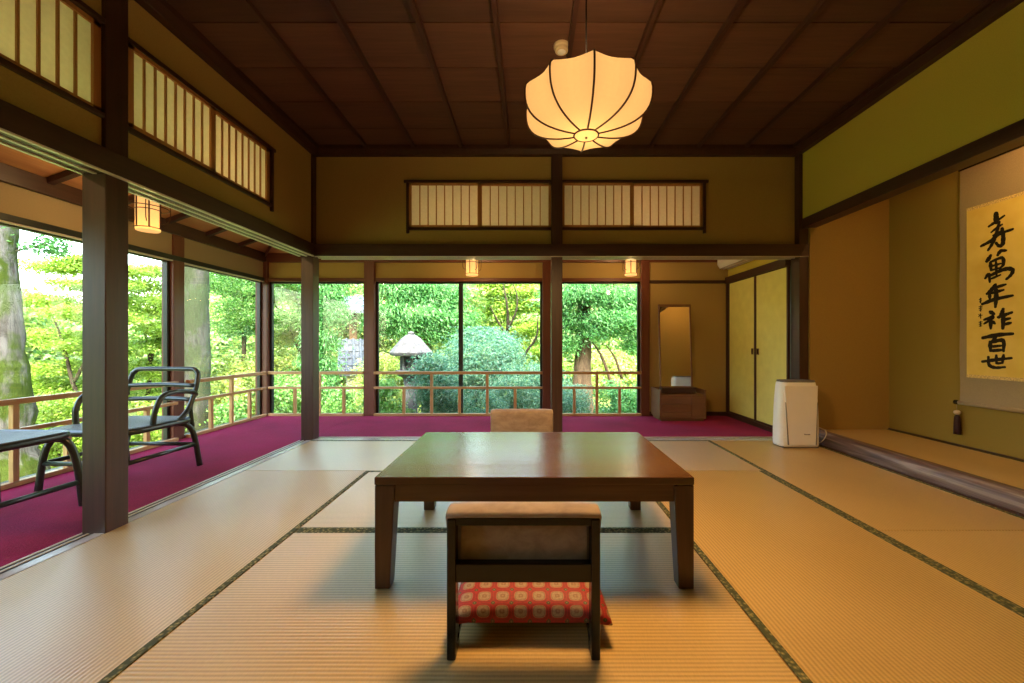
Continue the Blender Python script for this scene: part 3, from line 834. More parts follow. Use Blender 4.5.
# ------------------------------------------------------------------ hanging scroll
def scroll():
    y0, y1 = 2.655, 3.215
    yc = (y0+y1)/2
    X = AX-.022
    t = thing('hanging_scroll', 'hanging scroll with six large black brush characters on yellow paper', 'hanging scroll', (X,yc,.45))
    def loc(mb, nm, mat, par=t, **k):
        o = mb.build(nm, mat, par, origin=(X,yc,.45), **k); o.location = (0,0,0); return o
    b = MB()
    n = 24
    # gently hanging cloth
    vs=[]; fs=[]
    for i in range(n+1):
        z = .455 + (2.268-.455)*i/n
        dx = .003*math.sin(i*.9)
        for (yy,d) in ((y0,0),(y1,0),(y1,.003),(y0,.003)): vs.append((X+dx+d,yy,z))
    for i in range(n):
        for j in range(4): fs.append((i*4+j,i*4+(j+1)%4,(i+1)*4+(j+1)%4,(i+1)*4+j))
    fs += [(3,2,1,0),(n*4,n*4+1,n*4+2,n*4+3)]
    b.add(vs,fs); loc(b,'silk_mount',M['mount'])
    p = MB(); p.box(X-.0055,X-.0038,2.722,3.160,.668,1.940); pap = loc(p,'yellow_paper',M['scroll']); pap['label'] = 'yellow calligraphy paper'
    e = MB(); e.box(X-.0066,X-.0040,2.722,3.160,1.928,1.952); loc(e,'edging_strip',M['gold_edge'],t)
    e = MB(); e.box(X-.0066,X-.0040,2.722,3.160,.656,.680); loc(e,'edging_strip',M['gold_edge'],t)
    r = MB(); r.tube([(X,y0-.006,2.268),(X,y1+.006,2.268)], .008, 10); loc(r,'top_rod',M['lacquer'],t,smooth=True)
    r = MB(); r.tube([(X-.006,y0-.002,.455),(X-.006,y1+.002,.455)], .015, 14); rr = loc(r,'bottom_roller',M['mount'],t,smooth=True)
    for s,yy in ((-1,y0-.002),(1,y1+.002)):
        k = MB(); k.tube([(X-.006,yy,.455),(X-.006,yy+s*.008,.455),(X-.006,yy+s*.028,.455),(X-.006,yy+s*.032,.455)],[.013,.017,.018,.012],14)
        loc(k,'roller_knob',M['lacquer'],t,smooth=True)
    c = MB(); c.tube([(X,yc-.14,2.275),(X-.002,yc-.03,2.345),(X-.003,yc,2.36),(X-.002,yc+.03,2.345),(X,yc+.14,2.275)], .0025, 6); loc(c,'hanging_cord',M['black_cord'],t,smooth=True)
    # hanging weights
    for yy in (y0-.012, y1+.012):
        wt = thing('scroll_weight', 'dark purple tassel weight with a white bead hanging from the scroll roller', 'tassel', (X-.008,yy,.27))
        if yy < yc: wt['label'] = 'dark purple tassel weight at the roller end nearer the camera'
        q = MB(); q.tube([(0,.0,.185),(-.0,.004,.150),(0,.0,.118)],.002,6); q.build('loop_cord',M['mount'],wt)
        q = MB(); q.lathe([(.004,.088),(.018,.094),(.023,.105),(.018,.117),(.004,.122)],16); q.build('bead',M['bead'],wt,smooth=True)
        q = MB(); q.lathe([(.023,-.065),(.022,-.01),(.018,.07),(.012,.084),(.006,.088)],16)
        q.build('tassel',M['tassel'],wt,smooth=True)
    # brush characters
    inkm = MB()
    cnt = [0]
    def stroke(pts, wdt, yc_, zc_, wy, hz, taper=True):
        cnt[0] += 1
        xo = X-.0062-.00012*(cnt[0] % 9)
        P3 = spline([(yc_-(u-.5)*wy, zc_+(v-.5)*hz, 0) for u,v in pts], 6)
        m_ = len(P3); vs=[]; fs=[]
        for i,pq in enumerate(P3):
            d = (P3[min(i+1,m_-1)]-P3[max(i-1,0)]); d.normalize()
            nn = Vector((-d.y,d.x,0))
            f = i/(m_-1)
            k = 1.0
            if taper: k = .75+.35*math.sin(f*PI*1.0) if f<.5 else 1.1-.55*(f-.5)*2*.8
            k *= 1+.10*math.sin(i*1.7+cnt[0])
            for s_ in (1,-1):
                q = pq+nn*wdt*.5*k*s_
                vs.append((xo,q.x,q.y))
        for i in range(m_-1): fs.append((2*i,2*i+1,2*i+3,2*i+2))
        # rounded brush ends
        def cap(i,sgn):
            c0 = P3[i]; d = (P3[min(i+1,m_-1)]-P3[max(i-1,0)]); d.normalize(); d = d*sgn
            nn = Vector((-d.y,d.x,0)); rr = (Vector(vs[2*i][1:])-Vector(vs[2*i+1][1:])).length/2
            b0 = len(vs); vs.append((xo,c0.x,c0.y))
            for j in range(7):
                a = -PI/2+PI*j/6
                q = c0 + d*math.cos(a)*rr*.8 + nn*math.sin(a)*rr
                vs.append((xo,q.x,q.y))
            for j in range(6): fs.append((b0,b0+1+j,b0+2+j))
        cap(0,-1); cap(m_-1,1)
        inkm.add(vs,fs)
    def char(box, pxbox, strokes, wscale):
        # box: crop-pixel frame of the strokes ; pxbox : (yc, zc, wy, hz)
        x0,x1,ya,yb = box
        yc_,zc_,wy,hz = pxbox
        for pts,wd in strokes:
            stroke([((px-x0)/(x1-x0), 1-(py-ya)/(yb-ya)) for px,py in pts], wd*wscale*1.28, yc_, zc_, wy, hz)
    char((10,300,100,430),(2.958,1.728,.215,.275),[
        ([(150,112),(155,200)],34),([(88,212),(150,185),(222,152)],20),([(110,268),(160,240),(205,222)],17),
        ([(180,195),(150,300),(118,370),(82,420)],24),([(18,370),(100,345),(180,300),(292,284)],24),
        ([(202,255),(212,320),(208,388),(180,402),(150,368)],26),([(125,300),(200,275)],15)], .00082)
    char((43,290,444,692),(2.95,1.468,.19,.212),[
        ([(75,508),(92,488),(110,460)],28),([(165,472),(190,442),(235,446)],24),([(105,520),(112,590)],24),
        ([(110,517),(200,500),(212,555),(180,590)],22),([(152,520),(157,645)],18),([(112,556),(200,545)],16),([(115,590),(185,580)],16),
        ([(62,652),(92,620),(102,690)],22),([(90,640),(180,608),(250,598),(286,618),(270,655),(235,684)],26),([(105,664),(190,640)],16)], .00080)
    char((35,188,72,215),(2.955,1.262,.195,.172),[
        ([(105,76),(85,105),(60,128)],17),([(88,98),(155,84)],14),([(80,127),(145,115)],14),([(74,122),(76,165)],14),
        ([(36,188),(100,166),(188,153)],17),([(106,92),(108,150),(104,213)],18)], .00125)
    char((35,180,210,340),(2.955,1.092,.185,.146),[
        ([(72,224),(94,242)],18),([(42,276),(90,256),(66,284),(42,302)],14),([(76,268),(77,336)],16),([(82,288),(98,304)],15),
        ([(138,212),(130,245),(116,268)],17),([(112,264),(180,238)],16),([(140,250),(136,338)],18),([(140,282),(172,274)],14),([(140,312),(176,302)],14)], .00122)
    char((35,188,350,462),(2.952,.923,.19,.138),[
        ([(34,378),(110,362),(188,356)],18),([(108,364),(96,385),(80,402)],14),([(74,400),(77,456)],17),
        ([(76,406),(138,394),(142,456)],17),([(80,430),(132,424)],13),([(80,454),(138,448)],15)], .00125)
    char((35,180,475,560),(2.957,.787,.185,.098),[
        ([(34,522),(110,506),(180,493)],16),([(66,490),(70,540),(100,556),(148,550)],16),([(106,478),(107,530)],15),([(142,474),(136,526)],15),([(106,530),(138,525)],12)], .00115)
    sig = [(.0,[([(.3,.7),(.7,.8)],1),([(.5,.95),(.5,.1)],1.2),([(.3,.3),(.7,.5)],.8)]),
           (.062,[([(.2,.8),(.8,.85)],.8),([(.55,1),(.5,0)],1),([(.2,.5),(.8,.55)],.8),([(.3,.2),(.7,.25)],.8)]),
           (.124,[([(.2,.8),(.35,.6)],.8),([(.15,.4),(.3,.5)],.8),([(.5,.9),(.55,.1)],1),([(.4,.6),(.8,.65)],.7)]),
           (.19,[([(.2,.85),(.8,.9)],.8),([(.5,1),(.5,.1)],1.1),([(.25,.5),(.8,.55)],.8),([(.3,.15),(.75,.2)],.8)])]
    for dz,ss in sig:
        for pts,wd in ss: stroke(pts, .0075*wd, 3.062, 1.235-dz*.92, .038, .042, False)
    loc(inkm,'brush_characters',M['ink'],pap)
scroll()

# ------------------------------------------------------------------ low table
def low_table():
    x0,x1,y0,y1 = -.573,.620,1.53,2.312
    xc,yc = (x0+x1)/2,(y0+y1)/2
    t = thing('low_table', 'large dark brown low wooden table in the middle of the room', 'table', (xc,yc,.0022))
    a,b = (x1-x0)/2,(y1-y0)/2
    p = MB(); p.box(-a,a,-b,b,.388,.4175); p.build('table_top', M['table'], t, bevel=.004, segs=3)
    p = MB()
    i = .012
    p.box(-a+i,a-i,-b+i,-b+i+.022,.322,.386); p.box(-a+i,a-i,b-i-.022,b-i,.322,.386)
    p.box(-a+i,-a+i+.022,-b+i,b-i,.322,.386); p.box(a-i-.022,a-i,-b+i,b-i,.322,.386)
    p.build('apron', M['table'], t, bevel=.002)
    for sx in (-1,1):
        for sy in (-1,1):
            l = MB()
            w0,w1 = .074,.056
            def rect(w,wy,z,dx=0): 
                xs = sorted((sx*(a-.001+dx), sx*(a-.001+dx-w))); ys_ = sorted((sy*(b-.002), sy*(b-.002-wy)))
                return [(xs[0],ys_[0],z),(xs[1],ys_[0],z),(xs[1],ys_[1],z),(xs[0],ys_[1],z)]
            l.hexa(rect(w1,w1,.0),rect(w0,w0,.386)); l.build('leg', M['dark_z'] if False else M['table_leg'], t, bevel=.003)
    return t
M['table_leg'] = wood('walnut_leg', (.050,.021,.011), (.095,.042,.020), .3, 'z', 12)
low_table()

# ------------------------------------------------------------------ legless-style floor chairs
def zaisu(label, loc, rz):
    """back rest at local y ~ 0, sitter faces +y"""
    t = thing('floor_chair', label, 'floor chair', loc, rz, 'low floor chairs')
    W = .2225
    for s in (-1,1):
        f = MB()
        xs = sorted((s*W, s*(W-.026)))
        # rear post, runner and short front foot as one side frame
        f.prism([(-.002,0),(.075,0),(.060,.06),(.052,.12),(.047,.41),(-.002,.41)], 'x', *xs)
        f.prism([(.03,.052),(.40,.046),(.40,.022),(.03,.026)], 'x', *xs)
        f.prism([(.36,.0),(.41,.0),(.41,.046),(.36,.046)], 'x', *xs)
        f.build('side_frame', M['lacquer'], t, bevel=.004)
    f = MB(); f.box(-W+.02,W-.02,.004,.038,.388,.411); f.build('top_rail', M['lacquer'], t, bevel=.003)
    f = MB(); f.box(-W+.02,W-.02,.006,.036,.222,.276); f.build('lower_rail', M['lacquer'], t, bevel=.003)
    # padded back : front pad plus a roll over the top
    p = MB()
    prof = [(.040,.225),(.040,.40),(.012,.412),(-.010,.418),(-.016,.424),(-.012,.434),(.006,.438),(.034,.440),(.062,.436),(.080,.425),(.082,.40),(.083,.33),(.080,.255),(.070,.228)]
    nx = 9
    vs = []; fs = []
    for i in range(nx+1):
        u = -1+2*i/nx
        e = abs(u)
        xw = u*(W+.002)
        k = 1-.10*max(0,(e-.75)/.25)**2
        for (yy,zz) in prof:
            wx = xw if (zz > .405 or yy > .06) else u*(W-.031)
            vs.append((wx, .035+(yy-.035)*k, .33+(zz-.33)*(1-.04*max(0,(e-.8)/.2))))
    L = len(prof)
    for i in range(nx):
        for j in range(L):
            a = i*L+j; b = i*L+(j+1)%L
            fs.append((a,b,b+L,a+L))
    fs.append(tuple(range(L-1,-1,-1))); fs.append(tuple(range(nx*L,nx*L+L)))
    p.add(vs,fs); o = p.build('padded_back', M['velvet'], t, smooth=True, bevel=.006)
    o['label'] = 'beige velvet padded back'
    s = MB(); s.box(-W+.024,W-.024,.150,.415,.014,.028); s.build('seat', M['lacquer'], t, bevel=.004)
    return t
zaisu('black framed floor chair with beige back in front of the table, nearest the camera', (-.013,1.190,0), 0)
zaisu('black framed floor chair with beige back on the far side of the table', (-.045,3.02,0), PI)

def cushion():
    W,D,T = .505,.50,.118
    t = MB(); n = 26; m_ = 26
    def top(u,v):
        e = max(abs(u),abs(v)); 
        a = (1-abs(u)**3.2)*(1-abs(v)**3.2)
        return max(a,0)**.33
    vs=[];fs=[];uv=[]
    for side in (1,-1):
        b = len(vs)
        for i in range(n+1):
            for j in range(m_+1):
                u = -1+2*i/n; v = -1+2*j/m_
                # concentrate samples at rim
                u = math.sin(u*PI/2); v = math.sin(v*PI/2)
                pinch = 1-.045*(1-abs(u)**2)*abs(v)**2; pinch2 = 1-.045*(1-abs(v)**2)*abs(u)**2
                h = top(u,v)*T/2*(1 if side>0 else .8)
                x = u*W/2*pinch2; y = v*D/2*pinch
                # corners droop over the narrow seat
                ed = max(0,abs(x)-.20)
                vs.append((x,y,side*h - ed*.32))
        for i in range(n):
            for j in range(m_):
                a = b+i*(m_+1)+j
                q = (a,a+1,a+m_+2,a+m_+1)
                fs.append(q if side<0 else q[::-1])
    me = bpy.data.meshes.new('floor_cushion')
    me.from_pydata(vs,[],fs)
    ul = me.uv_layers.new(name='UVMap')
    P = .0575
    # unroll: v coordinate follows the surface arc so that rows keep their height on the rounded side
    for poly in me.polygons:
        for li in poly.loop_indices:
            x,y,z = me.vertices[me.loops[li].vertex_index].co
            yy = y
            zt = z
            ul.data[li].uv = (x/P+.0, (yy + (zt if y < 0 else -zt)*.9)/P+.35)
    me.materials.append(M['brocade'])
    me.polygons.foreach_set('use_smooth',[True]*len(me.polygons))
    bm = bmesh.new(); bm.from_mesh(me); bmesh.ops.remove_doubles(bm, verts=bm.verts, dist=.0005); bmesh.ops.recalc_face_normals(bm, faces=bm.faces); bm.to_mesh(me); bm.free()
    o = bpy.data.objects.new('floor_cushion', me); COL.objects.link(o)
    o.location = (.006,1.503,.077)
    tag(o,'red and gold brocade cushion on the seat of the nearest floor chair','cushion')
cushion()

# ------------------------------------------------------------------ pendant lamp
def pendant():
    cx,cy,czp = .262,1.85,2.012
    t = thing('pendant_lamp', 'round ribbed silk pendant lamp glowing over the table', 'pendant lamp', (cx,cy,1.855))
    R,B,BT = .285,.157,.068
    NR = 10
    off = czp-1.855
    rot0 = -PI/2-.03
    def prof(s):
        # s: 0 bottom hub .. 1 top hub
        a = -PI/2 + PI*s
        c_,s_ = math.cos(a),math.sin(a)
        n = 2.9
        r = R*abs(c_)**(2/n); z = (B if s_<0 else BT)*math.copysign(abs(s_)**(2/n),s_)
        return r,z+off
    p = MB()
    NS = 28; seg = 6
    vs=[];fs=[]
    ss = [.045+(.965-.045)*i/NS for i in range(NS+1)]
    # resample evenly by arc length
    fine = [prof(.02+.94*i/400) for i in range(401)]
    fine = [q for q in fine if q[0] > .052]
    Ls=[0]
    for i in range(1,len(fine)): Ls.append(Ls[-1]+math.hypot(fine[i][0]-fine[i-1][0],fine[i][1]-fine[i-1][1]))
    pr=[]
    for i in range(NS+1):
        tL = Ls[-1]*i/NS
        k = min(range(len(Ls)), key=lambda q: abs(Ls[q]-tL)); pr.append(fine[k])
    tot = NR*seg
    for (r,z) in pr:
        for j in range(tot):
            k = j % seg; f = k/seg; a = rot0+2*PI*j/tot
            # straight silk between ribs, slightly drawn in
            da = (f-.5)*2*PI/NR
            chord = math.cos(PI/NR)/math.cos(da)
            sag = 1-.06*math.sin(f*PI)
            rr = r*chord*sag
            vs.append((rr*math.cos(a),rr*math.sin(a),z))
    for i in range(NS):
        for j in range(tot):
            fs.append((i*tot+j,i*tot+(j+1)%tot,(i+1)*tot+(j+1)%tot,(i+1)*tot+j))
    p.add(vs,fs); p.build('lamp_shade', M['shade'], t)
    for k in range(NR):
        a = rot0+2*PI*k/NR
        q = MB(); q.tube([((r+.002)*math.cos(a),(r+.002)*math.sin(a),z) for r,z in pr],.0044,6)
        q.build('rib', M['cedar_dark'], t, smooth=True)
    z0 = pr[0][1]
    q = MB(); q.lathe([(.0,z0-.010),(.030,z0-.009),(.050,z0-.004),(.054,z0),(.050,z0+.003)],28,cap=False); q.build('bottom_disc', M['shade'], t, smooth=True)
    q = MB(); q.tube([(.055*math.cos(2*PI*i/28),.055*math.sin(2*PI*i/28),z0-.001) for i in range(28)],.004,6,closed=True); q.build('bottom_ring', M['cedar_dark'], t, smooth=True)
    q = MB(); q.lathe([(.0,z0-.018),(.005,z0-.016),(.006,z0-.010),(.004,z0-.008)],10,cap=False); q.build('finial', M['brass'], t, smooth=True)
    z1 = pr[-1][1]
    q = MB(); q.lathe([(.056,z1-.002),(.056,z1+.006),(.02,z1+.012),(.006,z1+.03)],24); q.build('top_cap', M['cedar_dark'], t, smooth=True)
    q = MB(); q.tube([(0,0,z1+.02),(0,0,cz-1.855-.03)],.0035,8); q.build('cord', M['black_cord'], t, smooth=True)
    q = MB(); q.lathe([(.045,cz-1.855+.002),(.045,cz-1.855-.018),(.03,cz-1.855-.032),(.004,cz-1.855-.034)],24); q.build('ceiling_rose', M['cream'], t, smooth=True)
    return cx,cy
M['cedar_dark'] = simple('dark_bamboo_rib', (.10,.035,.012), .45, .4, 0, 40, .2)
PC = pendant()
# smoke detector
t = thing('smoke_detector', 'small round cream smoke detector on the ceiling left of the pendant lamp', 'smoke detector', (.212,2.60,cz-.062))
q = MB(); q.lathe([(.036,.018),(.041,.022),(.042,.040),(.050,.043),(.051,.064)],28); q.build('body', M['cream'], t, smooth=False, bevel=.003)
q = MB(); q.lathe([(.0,.012),(.020,.013),(.026,.016),(.026,.022)],20,cap=False); q.build('sensor', M['white'], t, smooth=True)

# ------------------------------------------------------------------ veranda lanterns
def lantern(loc, label, src=None):
    if src is not None:
        o = copy_tree(src); o.location = loc; o['label'] = label
        return o
    t = thing('ceiling_lantern', label, 'lantern', loc, .3, 'veranda lanterns')
    r,h = .068,.25
    q = MB(); q.lathe([(.0,.004),(r*.97,.004),(r,.010),(r,h)],32,cap=False); q.build('paper_shade', M['lantern'], t, smooth=False)
    for k in range(6):
        a = 2*PI*k/6
        q = MB(); q.tube([((r+.004)*math.cos(a),(r+.004)*math.sin(a),z) for z in (.022,h*.5,h)],.0048,6)
        q.build('upright_bar', M['cedar_dark'], t, smooth=True)
    for nm,rr,z in (('lower_ring',r+.004,.022),('middle_ring',r+.004,.15),('top_ring',r+.004,h),('outer_ring',r+.049,.165)):
        q = MB(); q.tube([(rr*math.cos(2*PI*i/32),rr*math.sin(2*PI*i/32),z) for i in range(32)],.0032,6,closed=True)
        q.build(nm, M['cedar_dark'], t, smooth=True)
    for k in range(4):
        a = 2*PI*k/4+.35; ro = r+.048
        q = MB(); q.tube(spline([((r+.004)*math.cos(a),(r+.004)*math.sin(a),.235),((ro)*math.cos(a),(ro)*math.sin(a),.215),((ro)*math.cos(a),(ro)*math.sin(a),.09),((r+.004)*math.cos(a),(r+.004)*math.sin(a),.06)],5),.0028,6)
        q.build('wire_loop', M['cedar_dark'], t, smooth=True)
    q = MB(); q.lathe([(r+.006,h),(r+.006,h+.014),(.03,h+.022),(.012,h+.03)],28); q.build('top_cap', M['cedar_dark'], t, smooth=True)
    q = MB(); q.tube([(0,0,h+.02),(0,0,h+.36)],.006,8); q.build('stem', M['cedar_dark'], t, smooth=True)
    return t
lz = 1.700
L1 = lantern((-2.70,2.92,1.712), 'glowing paper lantern hanging over the left veranda above the armchair')
L2 = lantern((-.635,4.66,1.68), 'glowing paper lantern at the back, left of the middle pillar', L1)
L3 = lantern((1.165,4.66,1.68), 'glowing paper lantern at the back, right of the middle pillar', L1)
L4 = lantern((-2.70,.95,1.712), 'glowing paper lantern over the left veranda, showing only as farther reflection in the wide window', L1)
def zceil_at(x,y):
    d = min(x-VX, VY-y); return zc(d)
for o_,(x,y) in ((L1,(-2.70,2.92)),(L4,(-2.70,.95)),(L2,(-.635,4.66)),(L3,(1.165,4.66))):
    for ch in o_.children:
        if ch.name.startswith('stem'):
            top = zceil_at(x,y)-o_.location.z
            me = ch.data.copy(); ch.data = me
            for v in me.vertices:
                if v.co.z > .3: v.co.z = top+.004

# ------------------------------------------------------------------ veranda armchair
def cane_leg(p, t, name='leg', r=.017):
    q = MB(); q.tube(spline(p,6), r, 10); return q.build(name, M['cane'], t, smooth=True)
def armchair():
    # local: sitter faces -y ; x across
    X0,X1,Y0,Y1 = -.265,.265,-.27,.27
    t = thing('cane_armchair', 'dark green bentwood armchair on the carpet facing the veranda table', 'armchair', (-2.765,2.835,.0), -.03)
    def tb(nm,pts,r=.016,n=6,sm=True,flat=1.0):
        q = MB(); q.tube(spline(pts,n) if len(pts)>2 else pts, r, 10, flat=flat); return q.build(nm, M['cane'], t, smooth=True)
    # seat : woven pad with a tube round its edge
    zs = .372
    def rr(hx,y0,y1,rad,z):
        out=[]
        for cx,cy,a0 in ((hx-rad,y1-rad,0),(-hx+rad,y1-rad,90),(-hx+rad,y0+rad,180),(hx-rad,y0+rad,270)):
            for k in range(7):
                a = math.radians(a0+90*k/6); out.append((cx+rad*math.cos(a),cy+rad*math.sin(a),z))
        return out
    q = MB(); q.tube(rr(.275,-.275,.235,.10,zs-.016),.021,10,closed=True); q.build('seat_rim', M['cane'], t, smooth=True)
    q = MB(); q.prism([(a,b) for a,b,_ in rr(.268,-.268,.228,.095,0)],'z',zs-.02,zs+.006); q.build('woven_seat', M['weave'], t, bevel=.004)
    # legs curve out of the seat rim
    for sx in (-1,1):
        tb('front_leg',[(sx*.215,-.20,zs-.03),(sx*.245,-.245,zs-.075),(sx*.262,-.27,.20),(sx*.275,-.285,.0)],.0185)
        tb('rear_leg',[(sx*.215,.10,zs-.03),(sx*.250,.19,zs-.05),(sx*.268,.235,.24),(sx*.28,.275,.0)],.0185)
        tb('side_stretcher',[(sx*.265,-.272,.165),(sx*.272,.245,.165)],.014)
        # arm : from the back post, forward, rounding down to the seat
        tb('arm',[(sx*.262,.262,.535),(sx*.272,.20,.562),(sx*.278,.06,.575),(sx*.278,-.03,.555),(sx*.276,-.075,.48),(sx*.268,-.085,.40),(sx*.262,-.08,.35)],.017)
        tb('back_post',[(sx*.262,.10,zs-.015),(sx*.262,.19,.43),(sx*.262,.245,.54),(sx*.262,.275,.64),(sx*.252,.29,.70)],.017)
        tb('post_stay',[(sx*.268,.225,.30),(sx*.262,.215,.44),(sx*.262,.25,.56)],.013)
    tb('front_stretcher',[(-.266,-.272,.165),(.266,-.272,.165)],.014)
    tb('rear_stretcher',[(-.272,.248,.165),(.272,.248,.165)],.014)
    tb('top_back_rail',[(-.252,.288,.69),(-.225,.296,.716),(-.17,.302,.722),(0,.312,.722),(.17,.302,.722),(.225,.296,.716),(.252,.288,.69)],.0165)
    tb('upper_slat',[(-.262,.262,.60),(0,.285,.605),(.262,.262,.60)],.021,6,True,.75)
    tb('lower_slat',[(-.262,.235,.50),(0,.258,.505),(.262,.235,.50)],.021,6,True,.75)
def mk_weave():
    m, nt, out = new_mat('woven_cane_seat')
    b = pbsdf(nt, out, .4, .6)
    v = coords(nt, (1,1,1)); w1 = N(nt,'ShaderNodeTexWave',Scale=38.0); w1.bands_direction='X'; w2 = N(nt,'ShaderNodeTexWave',Scale=38.0); w2.bands_direction='Y'
    nt.links.new(v,w1.inputs[0]); nt.links.new(v,w2.inputs[0])
    mu = N(nt,'ShaderNodeMath',operation='MULTIPLY'); nt.links.new(w1.outputs['Fac'],mu.inputs[0]); nt.links.new(w2.outputs['Fac'],mu.inputs[1])
    c = ramp(nt,mu.outputs[0],[(.1,(.05,.055,.055)),(.5,(.22,.23,.24))]); nt.links.new(c,b.inputs['Base Color']); bump(nt,b,mu.outputs[0],.5,.004)
    return m
M['weave'] = mk_weave()
armchair()

def veranda_table():
    t = thing('cane_table', 'dark green bentwood side table at the left edge of the veranda', 'side table', (-2.80,2.03,.0), -.04)
    def tb(nm,pts,r=.016,n=6):
        q = MB(); q.tube(spline(pts,n) if len(pts)>2 else pts, r, 10); return q.build(nm, M['cane'], t, smooth=True)
    def rr(hx,hy,rad,z):
        out=[]
        for cx,cy,a0 in ((hx-rad,hy-rad,0),(-hx+rad,hy-rad,90),(-hx+rad,-hy+rad,180),(hx-rad,-hy+rad,270)):
            for k in range(7):
                a = math.radians(a0+90*k/6); out.append((cx+rad*math.cos(a),cy+rad*math.sin(a),z))
        return out
    zt = .432
    q = MB(); q.tube(rr(.235,.285,.07,zt-.022),.022,10,closed=True); q.build('table_rim', M['cane'], t, smooth=True)
    q = MB(); q.prism([(a,b) for a,b,_ in rr(.228,.278,.065,0)],'z',zt-.03,zt-.004); q.build('table_top', M['weave'], t, bevel=.004)
    for sx in (-1,1):
        for sy in (-1,1):
            tb('leg',[(sx*.165,sy*.235,zt-.035),(sx*.215,sy*.275,zt-.065),(sx*.245,sy*.298,.24),(sx*.262,sy*.315,.0)],.0185)
        tb('side_stretcher',[(sx*.252,-.302,.135),(sx*.252,.302,.135)],.014)
veranda_table()

# ------------------------------------------------------------------ dresser with mirror
def dresser():
    t = thing('mirror_dresser', 'low brown dresser with a tall narrow tilted mirror in the veranda corner', 'dresser', (1.83,5.025,-.006), -.0)
    W = .275; D = .175; H_ = .372
    b = MB()
    b.box(-W,W,-D,D,.03,.045); b.box(-W,-W+.018,-D,D,.03,H_); b.box(W-.018,W,-D,D,.03,H_); b.box(-W,W,D-.015,D,.03,H_); b.box(-W+.018,W-.018,-D+.02,D,H_-.075,H_-.055)
    b.build('cabinet', M['dresser'], t, bevel=.003)
    b = MB(); b.box(-W+.02,W-.02,-D+.03,D-.02,0,.032); b.build('plinth', M['dresser'], t, bevel=.002)
    for z0,z1 in ((.208,.308),(.112,.204)):
        d = MB(); d.box(-W+.02,.10,-D-.003,-D+.02,z0,z1); k = d.build('drawer', M['dresser'], t, bevel=.003)
        h = MB(); h.box(-.12,-.04,-D-.009,-D-.001,z1-.03,z1-.020); h.build('drawer_pull', M['brass'], k, bevel=.001)
    d = MB(); d.box(-W+.02,.10,-D-.003,-D+.02,.047,.108); d.build('drawer', M['dresser'], t, bevel=.003)
    d = MB(); d.box(.104,W-.02,-D-.003,-D+.02,.047,.308); d.build('cabinet_door', M['dresser'], t, bevel=.003)
    # mirror stands in a shoe on top and leans back
    mx = -.022
    s = MB(); s.box(mx-.19,mx+.21,-.08,.05,H_-.05,H_+.012); s.build('mirror_base', M['dark_x'], t, bevel=.003)
    ang = math.radians(-4.0)
    z0,z1 = H_+.012, 1.405
    f = MB(); w = .198; e=.014
    def R(px,py,pz):
        zz = pz-z0
        return (px, py + .0 - zz*math.sin(ang)*1.0, z0+zz*math.cos(ang))
    def rb(mb,xa,xb,ya,yb,za,zb):
        mb.hexa([R(xa,ya,za),R(xb,ya,za),R(xb,yb,za),R(xa,yb,za)],[R(xa,ya,zb),R(xb,ya,zb),R(xb,yb,zb),R(xa,yb,zb)])
    rb(f,mx-w,mx-w+e,-.03,.0,z0,z1); rb(f,mx+w-e,mx+w,-.03,.0,z0,z1); rb(f,mx-w,mx+w,-.03,.0,z1-.03,z1); rb(f,mx-w,mx+w,-.03,.0,z0,z0+.015)
    rb(f,mx-w+.004,mx+w-.004,-.006,.0,z0,z1)
    f.build('mirror_frame', M['dresser'], t, bevel=.002)
    g = MB(); rb(g,mx-w+e-.002,mx+w-e+.002,-.016,-.010,z0+.01,z1-.025); g.build('mirror_glass', M['mirror'], t)
dresser()

